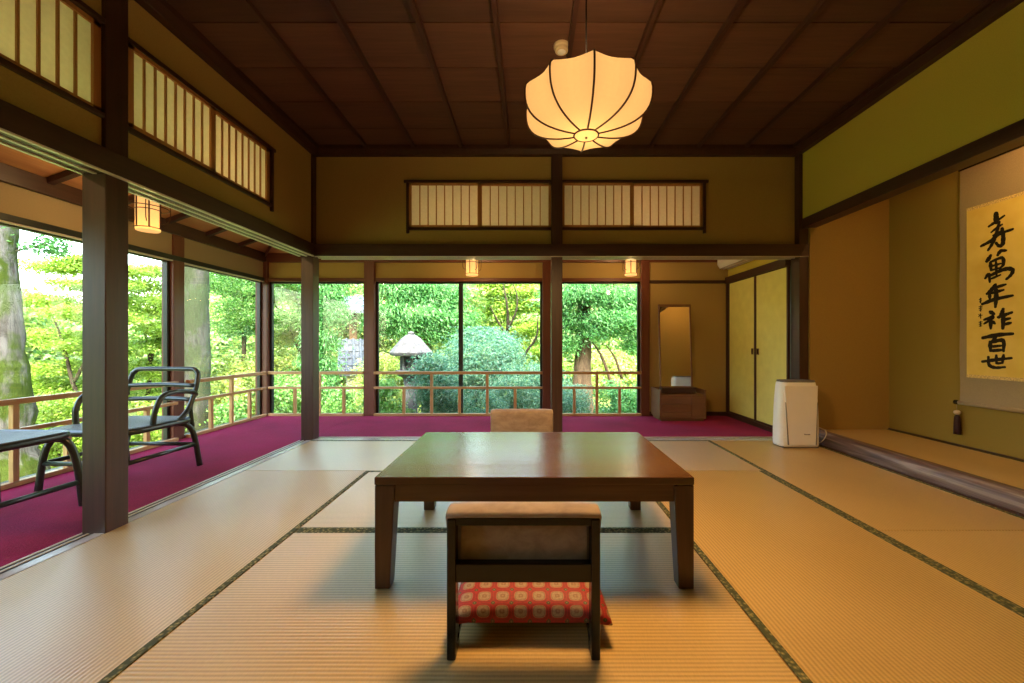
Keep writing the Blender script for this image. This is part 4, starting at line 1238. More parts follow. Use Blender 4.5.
# ------------------------------------------------------------------ air purifier
def purifier():
    t = thing('air_purifier', 'white air purifier standing on the mat beside the alcove', 'air purifier', (2.385,3.665,.0022), -.02)
    W0,W1,D0,D1,Hh = .212,.192,.115,.10,.575
    b = MB()
    n = 12
    def ring(w,d,z,rad):
        out=[]
        for cx,cy,a0 in ((w-rad,d-rad,0),(-w+rad,d-rad,90),(-w+rad,-d+rad,180),(w-rad,-d+rad,270)):
            for k in range(5):
                a = math.radians(a0+90*k/4); out.append((cx+rad*math.cos(a),cy+rad*math.sin(a),z))
        return out
    levels = [(.166,.084,.010),(.172,.088,.03),(.172,.088,.16),(.168,.086,.30),(.163,.083,.42),(.156,.078,.53),(.151,.074,.568),(.146,.068,.575)]
    vs=[];fs=[]
    for w,d,z in levels: vs += ring(w,d,z,.05)
    L=20
    for i in range(len(levels)-1):
        for j in range(L): fs.append((i*L+j,i*L+(j+1)%L,(i+1)*L+(j+1)%L,(i+1)*L+j))
    fs.append(tuple(range(L-1,-1,-1))); fs.append(tuple(range((len(levels)-1)*L,len(levels)*L)))
    b.add(vs,fs); b.build('body', M['white'], t, smooth=True, bevel=0)
    f = MB()
    f.hexa([(-.118,-.096,.03),(.118,-.096,.03),(.118,-.07,.03),(-.118,-.07,.03)],[(-.143,-.083,.545),(.143,-.083,.545),(.143,-.06,.545),(-.143,-.06,.545)])
    f.build('front_panel', M['white'], t, bevel=.004)
    for s in (-1,1):
        g = MB(); g.hexa([(s*.118-.004,-.0975,.03),(s*.118+.004,-.0975,.03),(s*.118+.004,-.085,.03),(s*.118-.004,-.085,.03)],
                         [(s*.136-.0015,-.0880,.40),(s*.136+.0015,-.0880,.40),(s*.136+.0015,-.08,.40),(s*.136-.0015,-.08,.40)])
        g.build('panel_groove', M['grey_pl'], t)
    p = MB(); p.prism([(a*.97,b_*.97) for a,b_,_ in ring(.152,.075,0,.05)],'z',.572,.588); p.build('top_grille', M['grey_pl'], t, bevel=.003)
    p = MB(); p.box(-.155,.155,-.075,.075,.0,.014); p.build('base', M['grey_pl'], t, bevel=.003)
    # tiny illegible grey maker's mark
    p = MB()
    x = .018
    for i,(w,h) in enumerate([(.007,.011),(.006,.008),(.006,.008),(.005,.008),(.006,.008),(.006,.008),(.003,.010),(.005,.008)]):
        z = .118
        p.box(x,x+w*.75,-.0956,-.0900,z,z+h); x += w+.0008
    p.build('maker_mark', M['text'], t)
    c = MB(); c.tube(spline([(.14,.07,.055),(.20,.10,.13),(.245,.08,.150),(.275,.02,.135),(.255,-.02,.100),(.21,-.02,.04),(.185,.06,.012)],6),.004,8); c.build('power_cord', M['cord'], t, smooth=True)
purifier()

# ------------------------------------------------------------------ garden
GZ = -1.05
VOX = .25
OWN = {}
PENDING = []
def vkey(a):
    i = np.floor(a/VOX).astype(np.int64)+4096
    return (i[...,0]*8192+i[...,1])*8192+i[...,2]
def claim(owner, pts):
    for k in np.unique(vkey(np.asarray(pts,dtype=float))): OWN.setdefault(int(k), owner)
def claim_tube(owner, pts, rad, base):
    out=[]
    for i in range(len(pts)-1):
        a,b = pts[i],pts[i+1]; n = max(2,int((b-a).length/.08)); r = max(rad[i],rad[i+1])*1.1+.03
        for k in range(n):
            p = a.lerp(b,k/n)
            st = [r*q_ for q_ in ((-1,0,1) if r < .2 else (-1,-.5,0,.5,1))]
            for dx in st:
                for dy in st:
                    for dz in st: out.append((p.x+dx+base[0],p.y+dy+base[1],p.z+dz+base[2]))
    claim(owner,out)
def leaf_mesh(name, mat, parent, pos, nrm, size, aspect=.62, kind=None, along=None, label=None):
    """leaves of neighbouring plants are kept out of each other's space, so build them after all trunks"""
    PENDING.append((name,mat,parent,pos,nrm,size,aspect,kind,along,label))
def grow_leaves():
    for it in PENDING: _leaf_mesh(*it)
def _leaf_mesh(name, mat, parent, pos, nrm, size, aspect=.62, kind=None, along=None, label=None):
    """pos,nrm : (n,3); one folded diamond leaf each (4 verts, 2 triangles)"""
    n = len(pos)
    nrm = nrm/np.linalg.norm(nrm,axis=1,keepdims=True)
    if along is None:
        r = RNG.normal(size=(n,3))
    else: r = along + RNG.normal(size=(n,3))*.25
    u = r - nrm*np.sum(r*nrm,axis=1,keepdims=True); u /= np.linalg.norm(u,axis=1,keepdims=True)
    w = np.cross(nrm,u)
    L = size*(.7+.6*RNG.random((n,1)))
    W = L*aspect
    v = np.empty((n,4,3))
    v[:,0] = pos - u*L*.5 - nrm*L*.06
    v[:,1] = pos + w*W*.5 + nrm*L*.10
    v[:,2] = pos + u*L*.5 - nrm*L*.10
    v[:,3] = pos - w*W*.5 + nrm*L*.10
    off = np.array(parent.location) if parent is not None else np.zeros(3)
    owner = parent.name if parent is not None else (label or name)
    lo = v.min(1)+off; hi = v.max(1)+off
    ks = np.stack([vkey(np.where(np.array(m_,dtype=bool),lo,hi)) for m_ in ((0,0,0),(0,0,1),(0,1,0),(0,1,1),(1,0,0),(1,0,1),(1,1,0),(1,1,1))],axis=1)
    uq,inv = np.unique(ks,return_inverse=True); inv = inv.reshape(ks.shape)
    free = np.array([OWN.get(int(k),owner)==owner for k in uq])
    keep = free[inv].all(1) & (lo[:,2] > GZ+.02)
    for k in np.unique(ks[keep]): OWN[int(k)] = owner
    v = v[keep]; n = len(v)
    me = bpy.data.meshes.new(name)
    me.vertices.add(n*4); me.vertices.foreach_set('co', v.reshape(-1))
    idx = np.arange(n)*4
    tri = np.stack([idx,idx+1,idx+2, idx,idx+2,idx+3],axis=1).reshape(-1)
    me.loops.add(n*6); me.loops.foreach_set('vertex_index', tri.astype(np.int32))
    me.polygons.add(n*2)
    me.polygons.foreach_set('loop_start', np.arange(0,n*6,3,dtype=np.int32))
    me.polygons.foreach_set('loop_total', np.full(n*2,3,dtype=np.int32))
    me.materials.append(mat); me.update(calc_edges=True)
    o = bpy.data.objects.new(name, me); COL.objects.link(o)
    if parent is not None: o.parent = parent
    if kind: tag(o,label,'foliage',None,kind)
    return o
def blob_leaves(blobs, ncl, per, rc, flat=.5, up=1.0, out=.5, jit=.6, shell=.5):
    P=[];Q=[]
    for (cx,cy,cz_,rx,ry,rz) in blobs:
        k = max(4,int(ncl*(rx*ry*rz)**(1/3)*1.0))
        d = RNG.normal(size=(k,3)); d /= np.linalg.norm(d,axis=1,keepdims=True)
        rad = shell+(1-shell)*RNG.random((k,1))**.6
        c = d*rad*np.array([rx,ry,rz])
        g = RNG.normal(size=(k,per,3))*np.array([rc,rc,rc*flat])
        g *= (.6+.8*RNG.random((k,1,1)))
        p = (c[:,None,:]+g).reshape(-1,3)
        nn = RNG.normal(size=(len(p),3))*jit + np.array([0,0,up]) + np.repeat(d,per,axis=0)*out
        P.append(p+np.array([cx,cy,cz_])); Q.append(nn)
    return np.concatenate(P),np.concatenate(Q)
def tree(name, label, cat, base, trunks, blobs, leafmat, bark, ncl=60, per=60, rc=.16, leaf=.07, aspect=.62, flat=.45, up=1.0, out=.5, jit=.6, shell=.45, group=None, droop=False):
    """trunks: list of (points, radii) ; coordinates local to base"""
    t = thing(name, label, cat, base, 0, group)
    for i,(pts,rad) in enumerate(trunks):
        q = MB(); sp = spline(pts,5)
        rr = np.interp(np.linspace(0,1,len(sp)), np.linspace(0,1,len(rad)), rad)
        # gentle irregularity
        sp = [Vector((p.x+random.uniform(-1,1)*r*.08,p.y+random.uniform(-1,1)*r*.08,p.z)) for p,r in zip(sp,rr)]
        q.tube(sp, list(rr), 14 if i==0 else 8)
        claim_tube(t.name, sp, list(rr), base)
        q.build('trunk' if i==0 else 'branch', M[bark], t, smooth=True)
    if blobs:
        leaf *= .78; per = int(per*1.4)
        p,nn = blob_leaves(blobs,ncl,per,rc,flat,up,out,jit,shell)
        al = None
        if droop:
            d = p-np.array([blobs[0][0],blobs[0][1],0]); d[:,2] = 0
            al = d/np.maximum(np.linalg.norm(d,axis=1,keepdims=True),.1)*.9 + np.array([0,0,-.8])
        leaf_mesh('foliage', M[leafmat], t, p, nn, leaf, aspect, None, al)
    return t
def at(px, Y, py=None):
    """a point of the garden seen in direction px,py at depth Y"""
    X = (px-528)*Y/F
    return X if py is None else (X, CAM_Z+(343-py)*Y/F)

g = MB()
n = 40
vs=[];fs=[]
for i in range(n+1):
    for j in range(n+1):
        x = -26+44*i/n; y = -6+36*j/n
        far = max(0, math.hypot(min(0,x+8), max(0,y-10)))
        z = GZ + .05*math.sin(x*1.3)*math.cos(y*1.1) + .10*far
        vs.append((x,y,z))
for i in range(n):
    for j in range(n):
        a=i*(n+1)+j; fs.append((a,a+n+1,a+n+2,a+1))
g.add(vs,fs)
struct(g.build('ground', M['moss'], smooth=True), 'mossy garden ground outside the windows', 'ground')

def rel(base, px, py, Y):
    X,Z = at(px,Y,py); return (X-base[0], Y-base[1], Z-base[2])
# 1 mossy old trunk at the left edge
b = (at(-6,5.6), 5.6, GZ)
tree('mossy_tree','thick old tree trunk patched with green moss at the left edge of the view','tree',b,
     [([(.12,0,-.1),(.06,0,.5),(0,0,1.4),(-.08,0,2.6),(-.16,.05,4.2),(-.2,.1,6.5)],[.50,.39,.335,.30,.27,.2]),
      ([(-.08,0,3.0),(.1,.15,3.25),(.32,.35,3.4)],[.03,.018,.008]),
      ([(-.1,.1,4.2),(.9,.9,4.9),(1.8,1.8,5.3)],[.12,.07,.03])],
     [(.34,.36,3.42,.16,.16,.16),(1.6,1.6,5.5,1.6,1.6,.8),(-.8,1.0,6.0,1.8,1.6,1.0)],'leaf_dark','bark_moss',60,40,.12,.07)
# 2 grey trunk behind the second left window
b = (at(195,8.0), 8.0, GZ)
tree('grey_tree','tall straight grey tree trunk behind the left window next to the corner','tree',b,
     [([(0,0,-.1),(0,0,.4),(.0,0,1.5),(.02,0,3),(0,0,5),(.05,0,7)],[.33,.26,.235,.225,.21,.16]),
      ([(0,0,4.0),(.9,-.2,4.6),(1.8,-.3,4.7)],[.08,.05,.02])],
     [(1.4,0,4.9,1.5,1.2,.7),(-1,.3,5.6,1.4,1.3,.9)],'leaf_mid','bark_grey',60,40,.16,.08)
# 3 maple with slender trunks
b = (at(80,7.6), 7.6, GZ)
def layer(base, items):
    out=[]
    for (px,py,Y,rx,rz) in items:
        r = rel(base,px,py,Y); out.append((r[0],r[1],r[2],rx,rx*.9,rz))
    return out
tree('maple_tree','bright yellow green maple with slender forked trunks behind the armchair','tree',b,
     [([(0,0,0),(.05,0,.7),rel(b,72,380,7.6),rel(b,62,340,7.7),rel(b,50,310,7.8)],[.05,.04,.03,.02,.008]),
      ([(.05,0,.5),(.2,0,.9),rel(b,92,360,7.5),rel(b,104,330,7.4),rel(b,112,300,7.4)],[.04,.032,.026,.016,.007]),
      ([rel(b,92,362,7.5),rel(b,86,330,7.4),rel(b,80,300,7.3)],[.03,.02,.008]),
      ([rel(b,74,382,7.6),rel(b,96,345,7.8),rel(b,128,322,7.9)],[.03,.02,.008])],
     layer(b,[(62,268,7.7,.55,.10),(95,285,7.5,.60,.10),(45,300,7.8,.55,.12),(80,312,7.4,.55,.10),(120,272,7.6,.45,.10),(108,318,7.4,.60,.12),(50,335,7.9,.55,.12),(84,345,7.7,.5,.10),(110,352,7.9,.6,.14),(60,368,8.0,.6,.14),(40,385,8.1,.5,.16),(118,300,7.9,.5,.12),(85,262,7.8,.4,.08),(72,388,8.2,.6,.2)]),
     'leaf_maple','bark_dark',120,60,.13,.062,.7,.30,1.0,.2,.45,.1)
b = (at(146,9.0), 9.0, GZ)
tree('maple_tree','light green maple seen between the near pillar and the window pillar','tree',b,
     [([(0,0,0),(.05,0,.9),rel(b,150,360,9.0),rel(b,142,320,9.0),rel(b,138,292,9.0)],[.055,.042,.032,.02,.008]),
      ([rel(b,150,362,9.0),rel(b,160,330,9.0),rel(b,166,300,9.0)],[.035,.025,.008])],
     layer(b,[(135,285,9.0,.6,.13),(160,300,9.0,.6,.13),(140,312,8.8,.7,.14),(168,330,8.9,.6,.14),(150,345,9.0,.75,.16),(135,365,9.2,.7,.2),(165,372,9.2,.7,.2),(150,272,9.1,.4,.10),(150,395,9.2,.8,.25)]),
     'leaf_maple','bark_dark',110,60,.15,.070,.7,.34,1.0,.2,.45,.1)
# 6 evergreen boughs over the corner window
b = (at(244,10.5), 10.5, GZ)
tree('evergreen_tree','evergreen with dark hanging boughs high in the left window at the corner','tree',b,
     [([(0,0,0),(0,0,2),(.05,0,4),(0,0,6)],[.06,.05,.04,.03]),
      ([(0,0,3.4),(-.5,-.3,3.5),(-1.1,-.5,3.3)],[.05,.035,.012]),([(0,0,3.9),(.6,-.3,4.0),(1.2,-.5,3.8)],[.05,.035,.012])],
     layer(b,[(225,285,10.2,.75,.18),(252,290,10.2,.8,.2),(232,305,10,.6,.14),(256,318,10.1,.6,.16),(240,328,10.4,.7,.16),(225,270,10.4,1.0,.3),(262,268,10.5,1.0,.3),(285,282,10.6,.7,.25),(292,318,10.4,.5,.2)]),
     'leaf_mid','bark_brown',90,55,.18,.085,.5,.4,.9,.4,.6,.2)
# 8 tree behind the narrow back window
b = (at(298,11.0), 11.0, GZ)
tree('broadleaf_tree','mid green tree with a bright sky gap behind the narrow corner window','tree',b,
     [([(0,0,0),(.1,0,1.5),(.05,0,2.6),(-.1,0,4.5)],[.10,.085,.07,.04]),([(.08,0,1.7),(-.5,.1,2.7),(-.9,.1,3.4)],[.045,.03,.01])],
     layer(b,[(300,330,11,.6,.3),(280,338,11.2,.6,.25),(304,298,11,.35,.3),(272,292,11,.3,.3),(290,280,11,.7,.15),(286,362,11,.7,.3),(305,370,11,.7,.3)]),
     'leaf_yellow','bark_dark',80,55,.17,.085,.6,.5,.8,.4,.6,.2)
# 9 pale cedar
b = (at(322,10.0), 10.0, GZ)
tree('cedar_tree','pale green cedar between the corner pillar and the back window pillar','tree',b,
     [([(0,0,0),(0,0,2),(0,0,5.5)],[.07,.06,.03])],
     layer(b,[(326,292,9.9,.34,.25),(320,315,9.9,.32,.25),(334,312,9.9,.24,.22),(322,340,9.9,.30,.25),(318,365,9.9,.32,.25),(330,272,10.0,.6,.3),(322,388,9.9,.32,.3)]),
     'leaf_cedar','bark_brown',130,60,.14,.11,.28,.7,.5,.6,.6,.25,None,True)
# 10 dark conifer trunk behind the roofs
b = (at(352,17.5), 17.5, GZ+.6)
tree('conifer_tree','brown conifer trunk rising behind the tiled garden roof','tree',b,
     [([(0,0,0),(0,0,2),(0,0,4.5),(0,0,7)],[.30,.27,.24,.18])],
     layer(b,[(330,288,17.5,.8,.5),(371,296,17.3,.6,.6),(352,262,17.5,1.3,.5)]),
     'leaf_dark','bark_brown',60,60,.25,.13,.4,.6,.6,.5,.6,.25,None,True)
# 12 cedar boughs, wide window left half
b = (at(425,12.0), 12.0, GZ)
tree('cedar_tree','broad cedar with feathery boughs filling the left pane of the wide window','tree',b,
     [([(0,0,0),(0,0,2),(0,0,4),(0,0,7)],[.20,.18,.15,.08]),
      ([(0,0,3.0),(-.7,-.5,3.3),(-1.4,-.8,3.0)],[.05,.035,.012]),([(0,0,2.8),(.8,-.5,3.0),(1.4,-.8,2.8)],[.05,.035,.012])],
     layer(b,[(392,290,11.4,.7,.3),(415,286,11.2,.7,.3),(440,292,11.3,.75,.3),(400,312,11.3,.7,.28),(428,315,11.2,.75,.25),(452,318,11.4,.6,.28),(412,330,11.4,.5,.2),(440,332,11.5,.5,.2),(388,325,11.6,.45,.25),(420,262,11.8,1.5,.5)]),
     'leaf_cedar','bark_brown',95,70,.19,.12,.26,.6,.5,.6,.6,.25,None,True)
# 13 yellow green maple with dark branches
b = (at(510,11.5), 11.5, GZ)
tree('maple_tree','yellow green maple with thin dark branches in the right pane of the wide window','tree',b,
     [([(0,0,0),(.0,-.3,.8),rel(b,506,365,10.9),rel(b,507,335,10.6),rel(b,508,318,10.4),rel(b,506,298,10.2),rel(b,502,280,10.2)],[.09,.075,.055,.042,.034,.024,.012]),
      ([rel(b,507,336,10.6),rel(b,496,318,10.4),rel(b,490,306,10.2)],[.03,.022,.010]),
      ([rel(b,507,330,10.5),rel(b,516,312,10.3),rel(b,517,296,10.2),rel(b,513,284,10.1)],[.032,.025,.018,.010]),
      ([(0,-.2,.6),rel(b,524,356,10.6),rel(b,536,338,10.4),rel(b,538,318,10.3)],[.045,.036,.026,.012]),
      ([rel(b,520,362,10.7),rel(b,510,350,10.4),rel(b,500,340,10.3)],[.026,.018,.008])],
     layer(b,[(478,292,11.6,.7,.18),(500,286,11.8,.7,.16),(525,292,11.6,.7,.18),(540,305,11.5,.5,.18),(485,312,11.6,.6,.18),(510,306,11.9,.7,.2),(532,328,11.6,.6,.2),(515,330,11.9,.6,.2),(492,332,11.9,.6,.2),(535,352,11.5,.6,.2),(470,310,11.8,.5,.2),(545,370,11.6,.6,.25),(505,268,11.9,1.3,.2),(520,350,12,.6,.2)]),
     'leaf_maple','bark_dark',85,60,.17,.095,.7,.36,1.0,.2,.5,.15)
# 16 cedar with a stout trunk
b = (at(582,9.6), 9.6, GZ)
tree('cedar_tree','cedar with a stout brown trunk behind the back window beside the dresser','tree',b,
     [([(0,0,-.1),(.01,0,.6),(.02,0,1.4),(.05,0,2.4),(.05,0,4),(.05,0,6)],[.34,.25,.20,.17,.13,.06]),
      ([(.05,0,2.3),(.45,-.3,2.5),(1.0,-.5,2.3)],[.05,.03,.01]),([(.0,0,2.3),(-.4,-.3,2.45),(-.7,-.5,2.2)],[.04,.03,.01]),
      (([rel(b,612,385,9.4),rel(b,604,362,9.3),rel(b,598,350,9.3),rel(b,592,342,9.4)]),[.045,.035,.025,.012]),
      (([rel(b,622,378,9.4),rel(b,615,358,9.3),rel(b,606,345,9.3)]),[.035,.025,.012])],
     layer(b,[(580,292,9.0,.55,.16),(560,300,9.1,.4,.2),(604,296,9.0,.55,.2),(628,300,9.1,.5,.22),(612,318,9.0,.5,.18),(632,325,9.1,.4,.2),(600,332,9.2,.35,.12),(568,322,9.3,.25,.2),(566,345,9.4,.2,.2),(640,345,9.3,.35,.2),(600,268,9.3,1.1,.3)]),
     'leaf_cedar','bark_brown',120,75,.14,.095,.26,.6,.5,.6,.6,.25,None,True)

# shrubs
def shrub(label, px, py_top, Y, w, leafmat, h=None, n=170, per=34, rc=.09, leaf=.06, aspect=.6, lobes=5, cat='shrub', name='garden_shrub'):
    X, ztop = at(px,Y,py_top)
    hh = ztop-GZ
    t = thing(name, label, cat, (X,Y,GZ))
    q = MB()
    blobs=[(0,0,hh*.55,w*.62,w*.6,hh*.45)]
    rs = random.Random(int(px*13+Y*7))
    for k in range(lobes):
        a = 2*PI*k/lobes+rs.random(); r = w*.55
        blobs.append((r*math.cos(a),r*.8*math.sin(a),hh*rs.uniform(.30,.76),w*rs.uniform(.36,.58),w*.45,hh*rs.uniform(.18,.30)))
        sp = [Vector((0,0,0)),Vector((r*.4*math.cos(a),r*.4*math.sin(a),hh*.3)),Vector((r*.8*math.cos(a),r*.8*math.sin(a),hh*.55))]
        q.tube(sp,[.03,.02,.008],6); claim_tube(t.name,sp,[.03,.02,.01],(X,Y,GZ))
    q.build('stem', M['bark_dark'], t)
    leaf *= .8; per = int(per*1.5)
    p,nn = blob_leaves(blobs,n,per,rc,.8,.7,.9,.6,.75)
    p[:,2] = np.minimum(p[:,2], hh*1.03)
    leaf_mesh('foliage', M[leafmat], t, p, nn, leaf, aspect)
    return t
shrub('large blue green pine shrub behind the central mullion of the wide window', 472,330,9.0,1.0,'leaf_teal',n=200,per=60,rc=.13,leaf=.085,aspect=.22,lobes=8,name='pine_shrub')
shrub('blue green pine shrub lower down behind the far floor chair', 520,358,8.3,.85,'leaf_teal',n=190,per=55,rc=.12,leaf=.08,aspect=.22,lobes=7,name='pine_shrub')
shrub('small blue green pine bush touching the right side of the stone lantern', 440,353,7.3,.36,'leaf_teal',n=210,per=48,rc=.10,leaf=.075,aspect=.22,lobes=6,name='pine_shrub')
shrub('yellow green bush left of the stone lantern', 384,352,8.3,.5,'leaf_yellow',n=170,per=34)
shrub('low green bush under the stone lantern', 394,378,7.1,.36,'leaf_mid',n=170,per=36)
shrub('low blue green bush at the foot of the wide window, right of its dark mullion', 482,387,7.2,.4,'leaf_teal',n=190,per=44,aspect=.3)
shrub('blue green bush at the lower left of the back window beside the dresser', 568,388,7.4,.4,'leaf_teal',n=190,per=44,aspect=.3)
shrub('dense green bush at the lower right of the back window beside the dresser', 612,383,7.6,.62,'leaf_cedar',n=190,per=44)
shrub('green bush hard against the right edge of that back window', 646,380,7.9,.5,'leaf_mid',n=180,per=40)
shrub('sunny yellow green mound seen past the stout cedar trunk', 618,352,13.5,1.1,'leaf_yellow',n=110,per=44,rc=.15,leaf=.11)
shrub('rounded green bush low behind the narrow corner window', 296,372,9.2,.7,'leaf_mid',n=150,per=36,rc=.11,leaf=.075)
shrub('green bush under the tiled garden roof', 350,388,9.0,.5,'leaf_mid',n=150,per=36,rc=.11,leaf=.075)
shrub('clipped yellow green mound behind the left window at the corner, higher one', 229,357,9.9,.8,'leaf_yellow',n=140,per=40,rc=.12,leaf=.08)
shrub('clipped yellow green mound behind the left window at the corner, lower one', 252,374,8.9,.65,'leaf_yellow',n=150,per=40,rc=.11,leaf=.075)
shrub('green bush at the foot of the grey tree trunk', 225,382,8.1,.4,'leaf_mid',n=150,per=40,rc=.11,leaf=.075)
shrub('bright green bush below the slender maple at the left', 70,395,6.6,.75,'leaf_maple',n=150,per=40,rc=.11,leaf=.065)
shrub('bright green bush seen under the armchair seat', 140,400,7.4,.75,'leaf_maple',n=150,per=40,rc=.11,leaf=.065)
shrub('pale green bush left of the slender maple, beside the mossy trunk', 40,400,7.0,.5,'leaf_yellow',n=150,per=40,rc=.11,leaf=.065)

# far woods : nobody could count these leaves
blobs=[]
rs = random.Random(5)
for i in range(64):
    px = -20+ i*11.0+rs.uniform(-6,6); Y = rs.uniform(15,20) if px > 215 else rs.uniform(13,17)
    X = at(px,Y)
    top = rs.uniform(300,332) if px < 215 else rs.uniform(262,300)
    top = CAM_Z+(343-top)*Y/F
    zb = GZ+.4
    blobs.append((X,Y,(top*.6+zb*.4),rs.uniform(.9,1.5),rs.uniform(.8,1.2),(top-zb)*.42))
    blobs.append((X+rs.uniform(-.8,.8),Y-.8,zb+.6,rs.uniform(.9,1.4),.9,.8))
p,nn = blob_leaves(blobs,62,46,.22,.6,.8,.6,.6,.6)
leaf_mesh('distant_foliage', M['leaf_far'], None, p, nn, .15, .6, 'stuff', None, 'sunlit mass of distant garden foliage closing the view')
blobs=[]
for i in range(46):
    px = -40+ i*17.0+rs.uniform(-6,6); Y = rs.uniform(20,24)
    X = at(px,Y)
    top = rs.uniform(300,325) if px < 215 else rs.uniform(248,275)
    top = CAM_Z+(343-top)*Y/F
    blobs.append((X,Y,(top+GZ)/2,1.9,1.2,(top-GZ)*.5))
p,nn = blob_leaves(blobs,44,60,.32,.6,.8,.6,.6,.5)
leaf_mesh('distant_foliage', M['leaf_mid'], None, p, nn, .24, .6, 'stuff', None, 'darker band of woodland far behind the garden')

blobs=[]  # woods added on the left to block sky reflected in the panes
rs = random.Random(9)
for i in range(30):
    y = -7+ i*.62; x = -rs.uniform(11.5,14.5)
    top = rs.uniform(2.6,3.6) if y < 6 else rs.uniform(1.9,2.5)
    blobs.append((x,y,(top+GZ)/2,1.2,1.2,(top-GZ)*.5))
p,nn = blob_leaves(blobs,44,46,.26,.6,.8,.6,.6,.55)
leaf_mesh('distant_foliage', M['leaf_far'], None, p, nn, .17, .6, 'stuff', None, 'woodland added beyond the left glass wall to block reflected sky')

# stone lantern
def stone_lantern():
    X, zr = at(411,7.9,342.5); Y = 7.9
    t = thing('stone_lantern','grey stone garden lantern with a broad pale roof behind the wide window','stone lantern',(X,Y,GZ))
    top = zr-GZ
    s = 1.0
    def lp(nm,prof,n=6): 
        q = MB(); q.lathe(prof,n); return q.build(nm,M['stone'],t,bevel=.012)
    lp('base',[(.32,0),(.32,.12),(.22,.20)],8)
    lp('shaft',[(.15,.19),(.13,.55),(.13,top-.80),(.16,top-.66)],12)
    lp('platform',[(.16,top-.68),(.30,top-.60),(.30,top-.53)],6)
    q = MB()
    for k in range(6):
        a = PI/3*k
        q.tube([(.18*math.cos(a),.18*math.sin(a),top-.54),(.18*math.cos(a),.18*math.sin(a),top-.26)],.035,6)
    q.lathe([(.14,top-.54),(.14,top-.27)],6); q.build('fire_box',M['stone'],t,bevel=.006)
    lp('cap',[(.14,top-.27),(.40,top-.25),(.43,top-.19),(.31,top-.06),(.20,top+.07),(.10,top+.14),(.05,top+.16)],6)
    lp('finial',[(.05,top+.155),(.07,top+.175),(.05,top+.205),(.015,top+.215)],10)
stone_lantern()

# tiled garden house behind the narrow windows
def garden_house():
    x0,x1 = at(322,12.0), at(350,12.0)
    Y = 12.0
    t = thing('garden_house','garden building with grey tiled roofs between the corner pillar and window pillar','building',((x0+x1)/2,Y+1.2,GZ), .42)
    a = (x1-x0)/2
    zr0 = CAM_Z+(343-376)*Y/F-GZ; zr1 = CAM_Z+(343-341)*(Y+1.2)/F-GZ
    q = MB(); q.box(-a+.2,a-.2,-.9,2.2,0,zr0+.1); q.build('lower_wall',M['house'],t)
    # lower roof with rows of tiles
    q = MB()
    q.hexa([(-a,-1.2,zr0),(a,-1.2,zr0),(a,.1,zr1),(-a,.1,zr1)],[(-a,-1.2,zr0+.06),(a,-1.2,zr0+.06),(a,.1,zr1+.06),(-a,.1,zr1+.06)])
    nt_ = 4
    for i in range(nt_+1):
        x = -a+2*a*i/nt_
        q.tube([(x,-1.2,zr0+.06),(x,.1,zr1+.06)],.045,8)
    for k in range(5):
        f = k/5; y=-1.2+1.3*f; z=zr0+(zr1-zr0)*f+.075
        q.box(-a,a,y-.01,y+.03,z,z+.025)
    q.build('lower_roof',M['tile'],t)
    zu = CAM_Z+(343-314)*(Y+1.4)/F-GZ
    q = MB(); q.box(-a+.3,a-.3,.1,2.0,zr1-.1,zu+.1); q.build('upper_wall',M['wallbrown'],t)
    q = MB()
    q.hexa([(-a+.05,-.55,zu-.02),(a,-.55,zu-.02),(a,1.0,zu+.55),(-a+.05,1.0,zu+.55)],[(-a+.05,-.55,zu+.10),(a,-.55,zu+.10),(a,1.0,zu+.66),(-a+.05,1.0,zu+.66)])
    q.build('upper_roof',M['tile'],t)
M['wallbrown'] = simple('brown_timber_wall', (.16,.10,.05), .8, .2, 0, 12, .2)
garden_house()

def claim_box(owner, x0,x1,y0,y1,z0,z1):
    g3 = np.meshgrid(np.arange(x0,x1+.12,.12),np.arange(y0,y1+.12,.12),np.arange(z0,z1+.12,.12))
    claim(owner, np.stack([a.reshape(-1) for a in g3],axis=1))
bpy.context.view_layer.update()
for nm in ('garden_house','stone_lantern'):
    r_ = bpy.data.objects[nm]
    for ch in r_.children:
        c8 = [ch.matrix_world @ Vector(c) for c in ch.bound_box]
        claim_box(nm, min(c.x for c in c8),max(c.x for c in c8),min(c.y for c in c8),max(c.y for c in c8),min(c.z for c in c8),max(c.z for c in c8))
grow_leaves()

# ------------------------------------------------------------------ lights
def light(name, kind, loc, energy, col, **kw):
    l = bpy.data.lights.new(name, kind); l.energy = energy; l.color = col
    for k,v in kw.items(): setattr(l,k,v)
    o = bpy.data.objects.new(name,l); COL.objects.link(o); o.location = loc
    return o
WARM = (1.0,.62,.27)
SUN_E, SKY_E = 8.0, 11.5
s = light('sun_light','SUN',(0,0,10),SUN_E,(1.0,.95,.86),angle=.02)
s.rotation_euler = (math.radians(40),0,math.radians(-22))
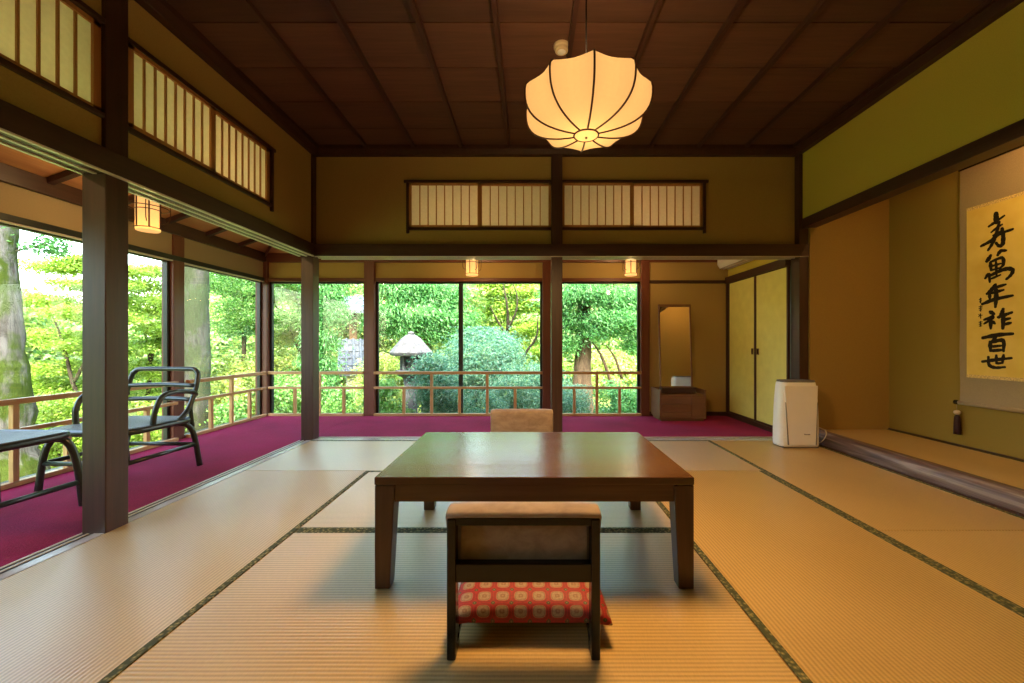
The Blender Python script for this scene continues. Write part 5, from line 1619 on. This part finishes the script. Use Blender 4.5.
# pendant lamp : bulb inside, plus lights added below and above the closed shade
o = light('pendant_fill_down','AREA',(PC[0],PC[1],1.838),51,(1.0,.57,.22),shape='DISK',size=.5)
light('pendant_bulb','POINT',(PC[0],PC[1],2.0),2.6,WARM,shadow_soft_size=.04)
o = light('pendant_fill_up','SPOT',(PC[0],PC[1],2.16),20,WARM,spot_size=math.radians(172),spot_blend=.3,shadow_soft_size=.06); o.rotation_euler=(PI,0,0)
# alcove tube
o = light('alcove_tube_light','AREA',(2.98,2.35,2.525),12,(1.0,.56,.20),shape='RECTANGLE',size=.03,size_y=.5)
# veranda lanterns
for L_ in (L1,L2,L3,L4):
    light('lantern_bulb','POINT',(L_.location.x,L_.location.y,L_.location.z+.33),11,WARM,shadow_soft_size=.03)
    light('lantern_glow','POINT',(L_.location.x,L_.location.y,L_.location.z-.03),2.5,WARM,shadow_soft_size=.03)

# sky
w = bpy.data.worlds.new('sky'); SC.world = w; w.use_nodes = True
nt = w.node_tree
for n_ in list(nt.nodes): nt.nodes.remove(n_)
wo = nt.nodes.new('ShaderNodeOutputWorld'); bg = nt.nodes.new('ShaderNodeBackground')
sk = nt.nodes.new('ShaderNodeTexSky'); sk.sky_type = 'NISHITA'; sk.sun_disc = False
sk.sun_elevation = math.radians(50); sk.sun_rotation = math.radians(158); sk.air_density = 1.4; sk.dust_density = 3.5; sk.ozone_density = 1.0
hs = nt.nodes.new('ShaderNodeHueSaturation'); hs.inputs['Saturation'].default_value = .95
nt.links.new(sk.outputs[0],hs.inputs['Color']); nt.links.new(hs.outputs[0],bg.inputs[0]); bg.inputs[1].default_value = .22*SKY_E
nt.links.new(bg.outputs[0],wo.inputs[0])

# ------------------------------------------------------------------ camera and view
cd = bpy.data.cameras.new('camera'); co = bpy.data.objects.new('camera',cd); COL.objects.link(co)
co.location = (0,0,CAM_Z); co.rotation_euler = (PI/2,0,0)
cd.sensor_width = 36; cd.sensor_fit = 'HORIZONTAL'; cd.lens = 36*F/1024
cd.shift_x = -16/1024; cd.shift_y = 1.5/1024
cd.clip_start = .02; cd.clip_end = 200
SC.camera = co
vs_ = SC.view_settings
vs_.view_transform = 'Standard'; vs_.look = 'None'; vs_.gamma = 1; vs_.use_curve_mapping = False; vs_.exposure = 0.0
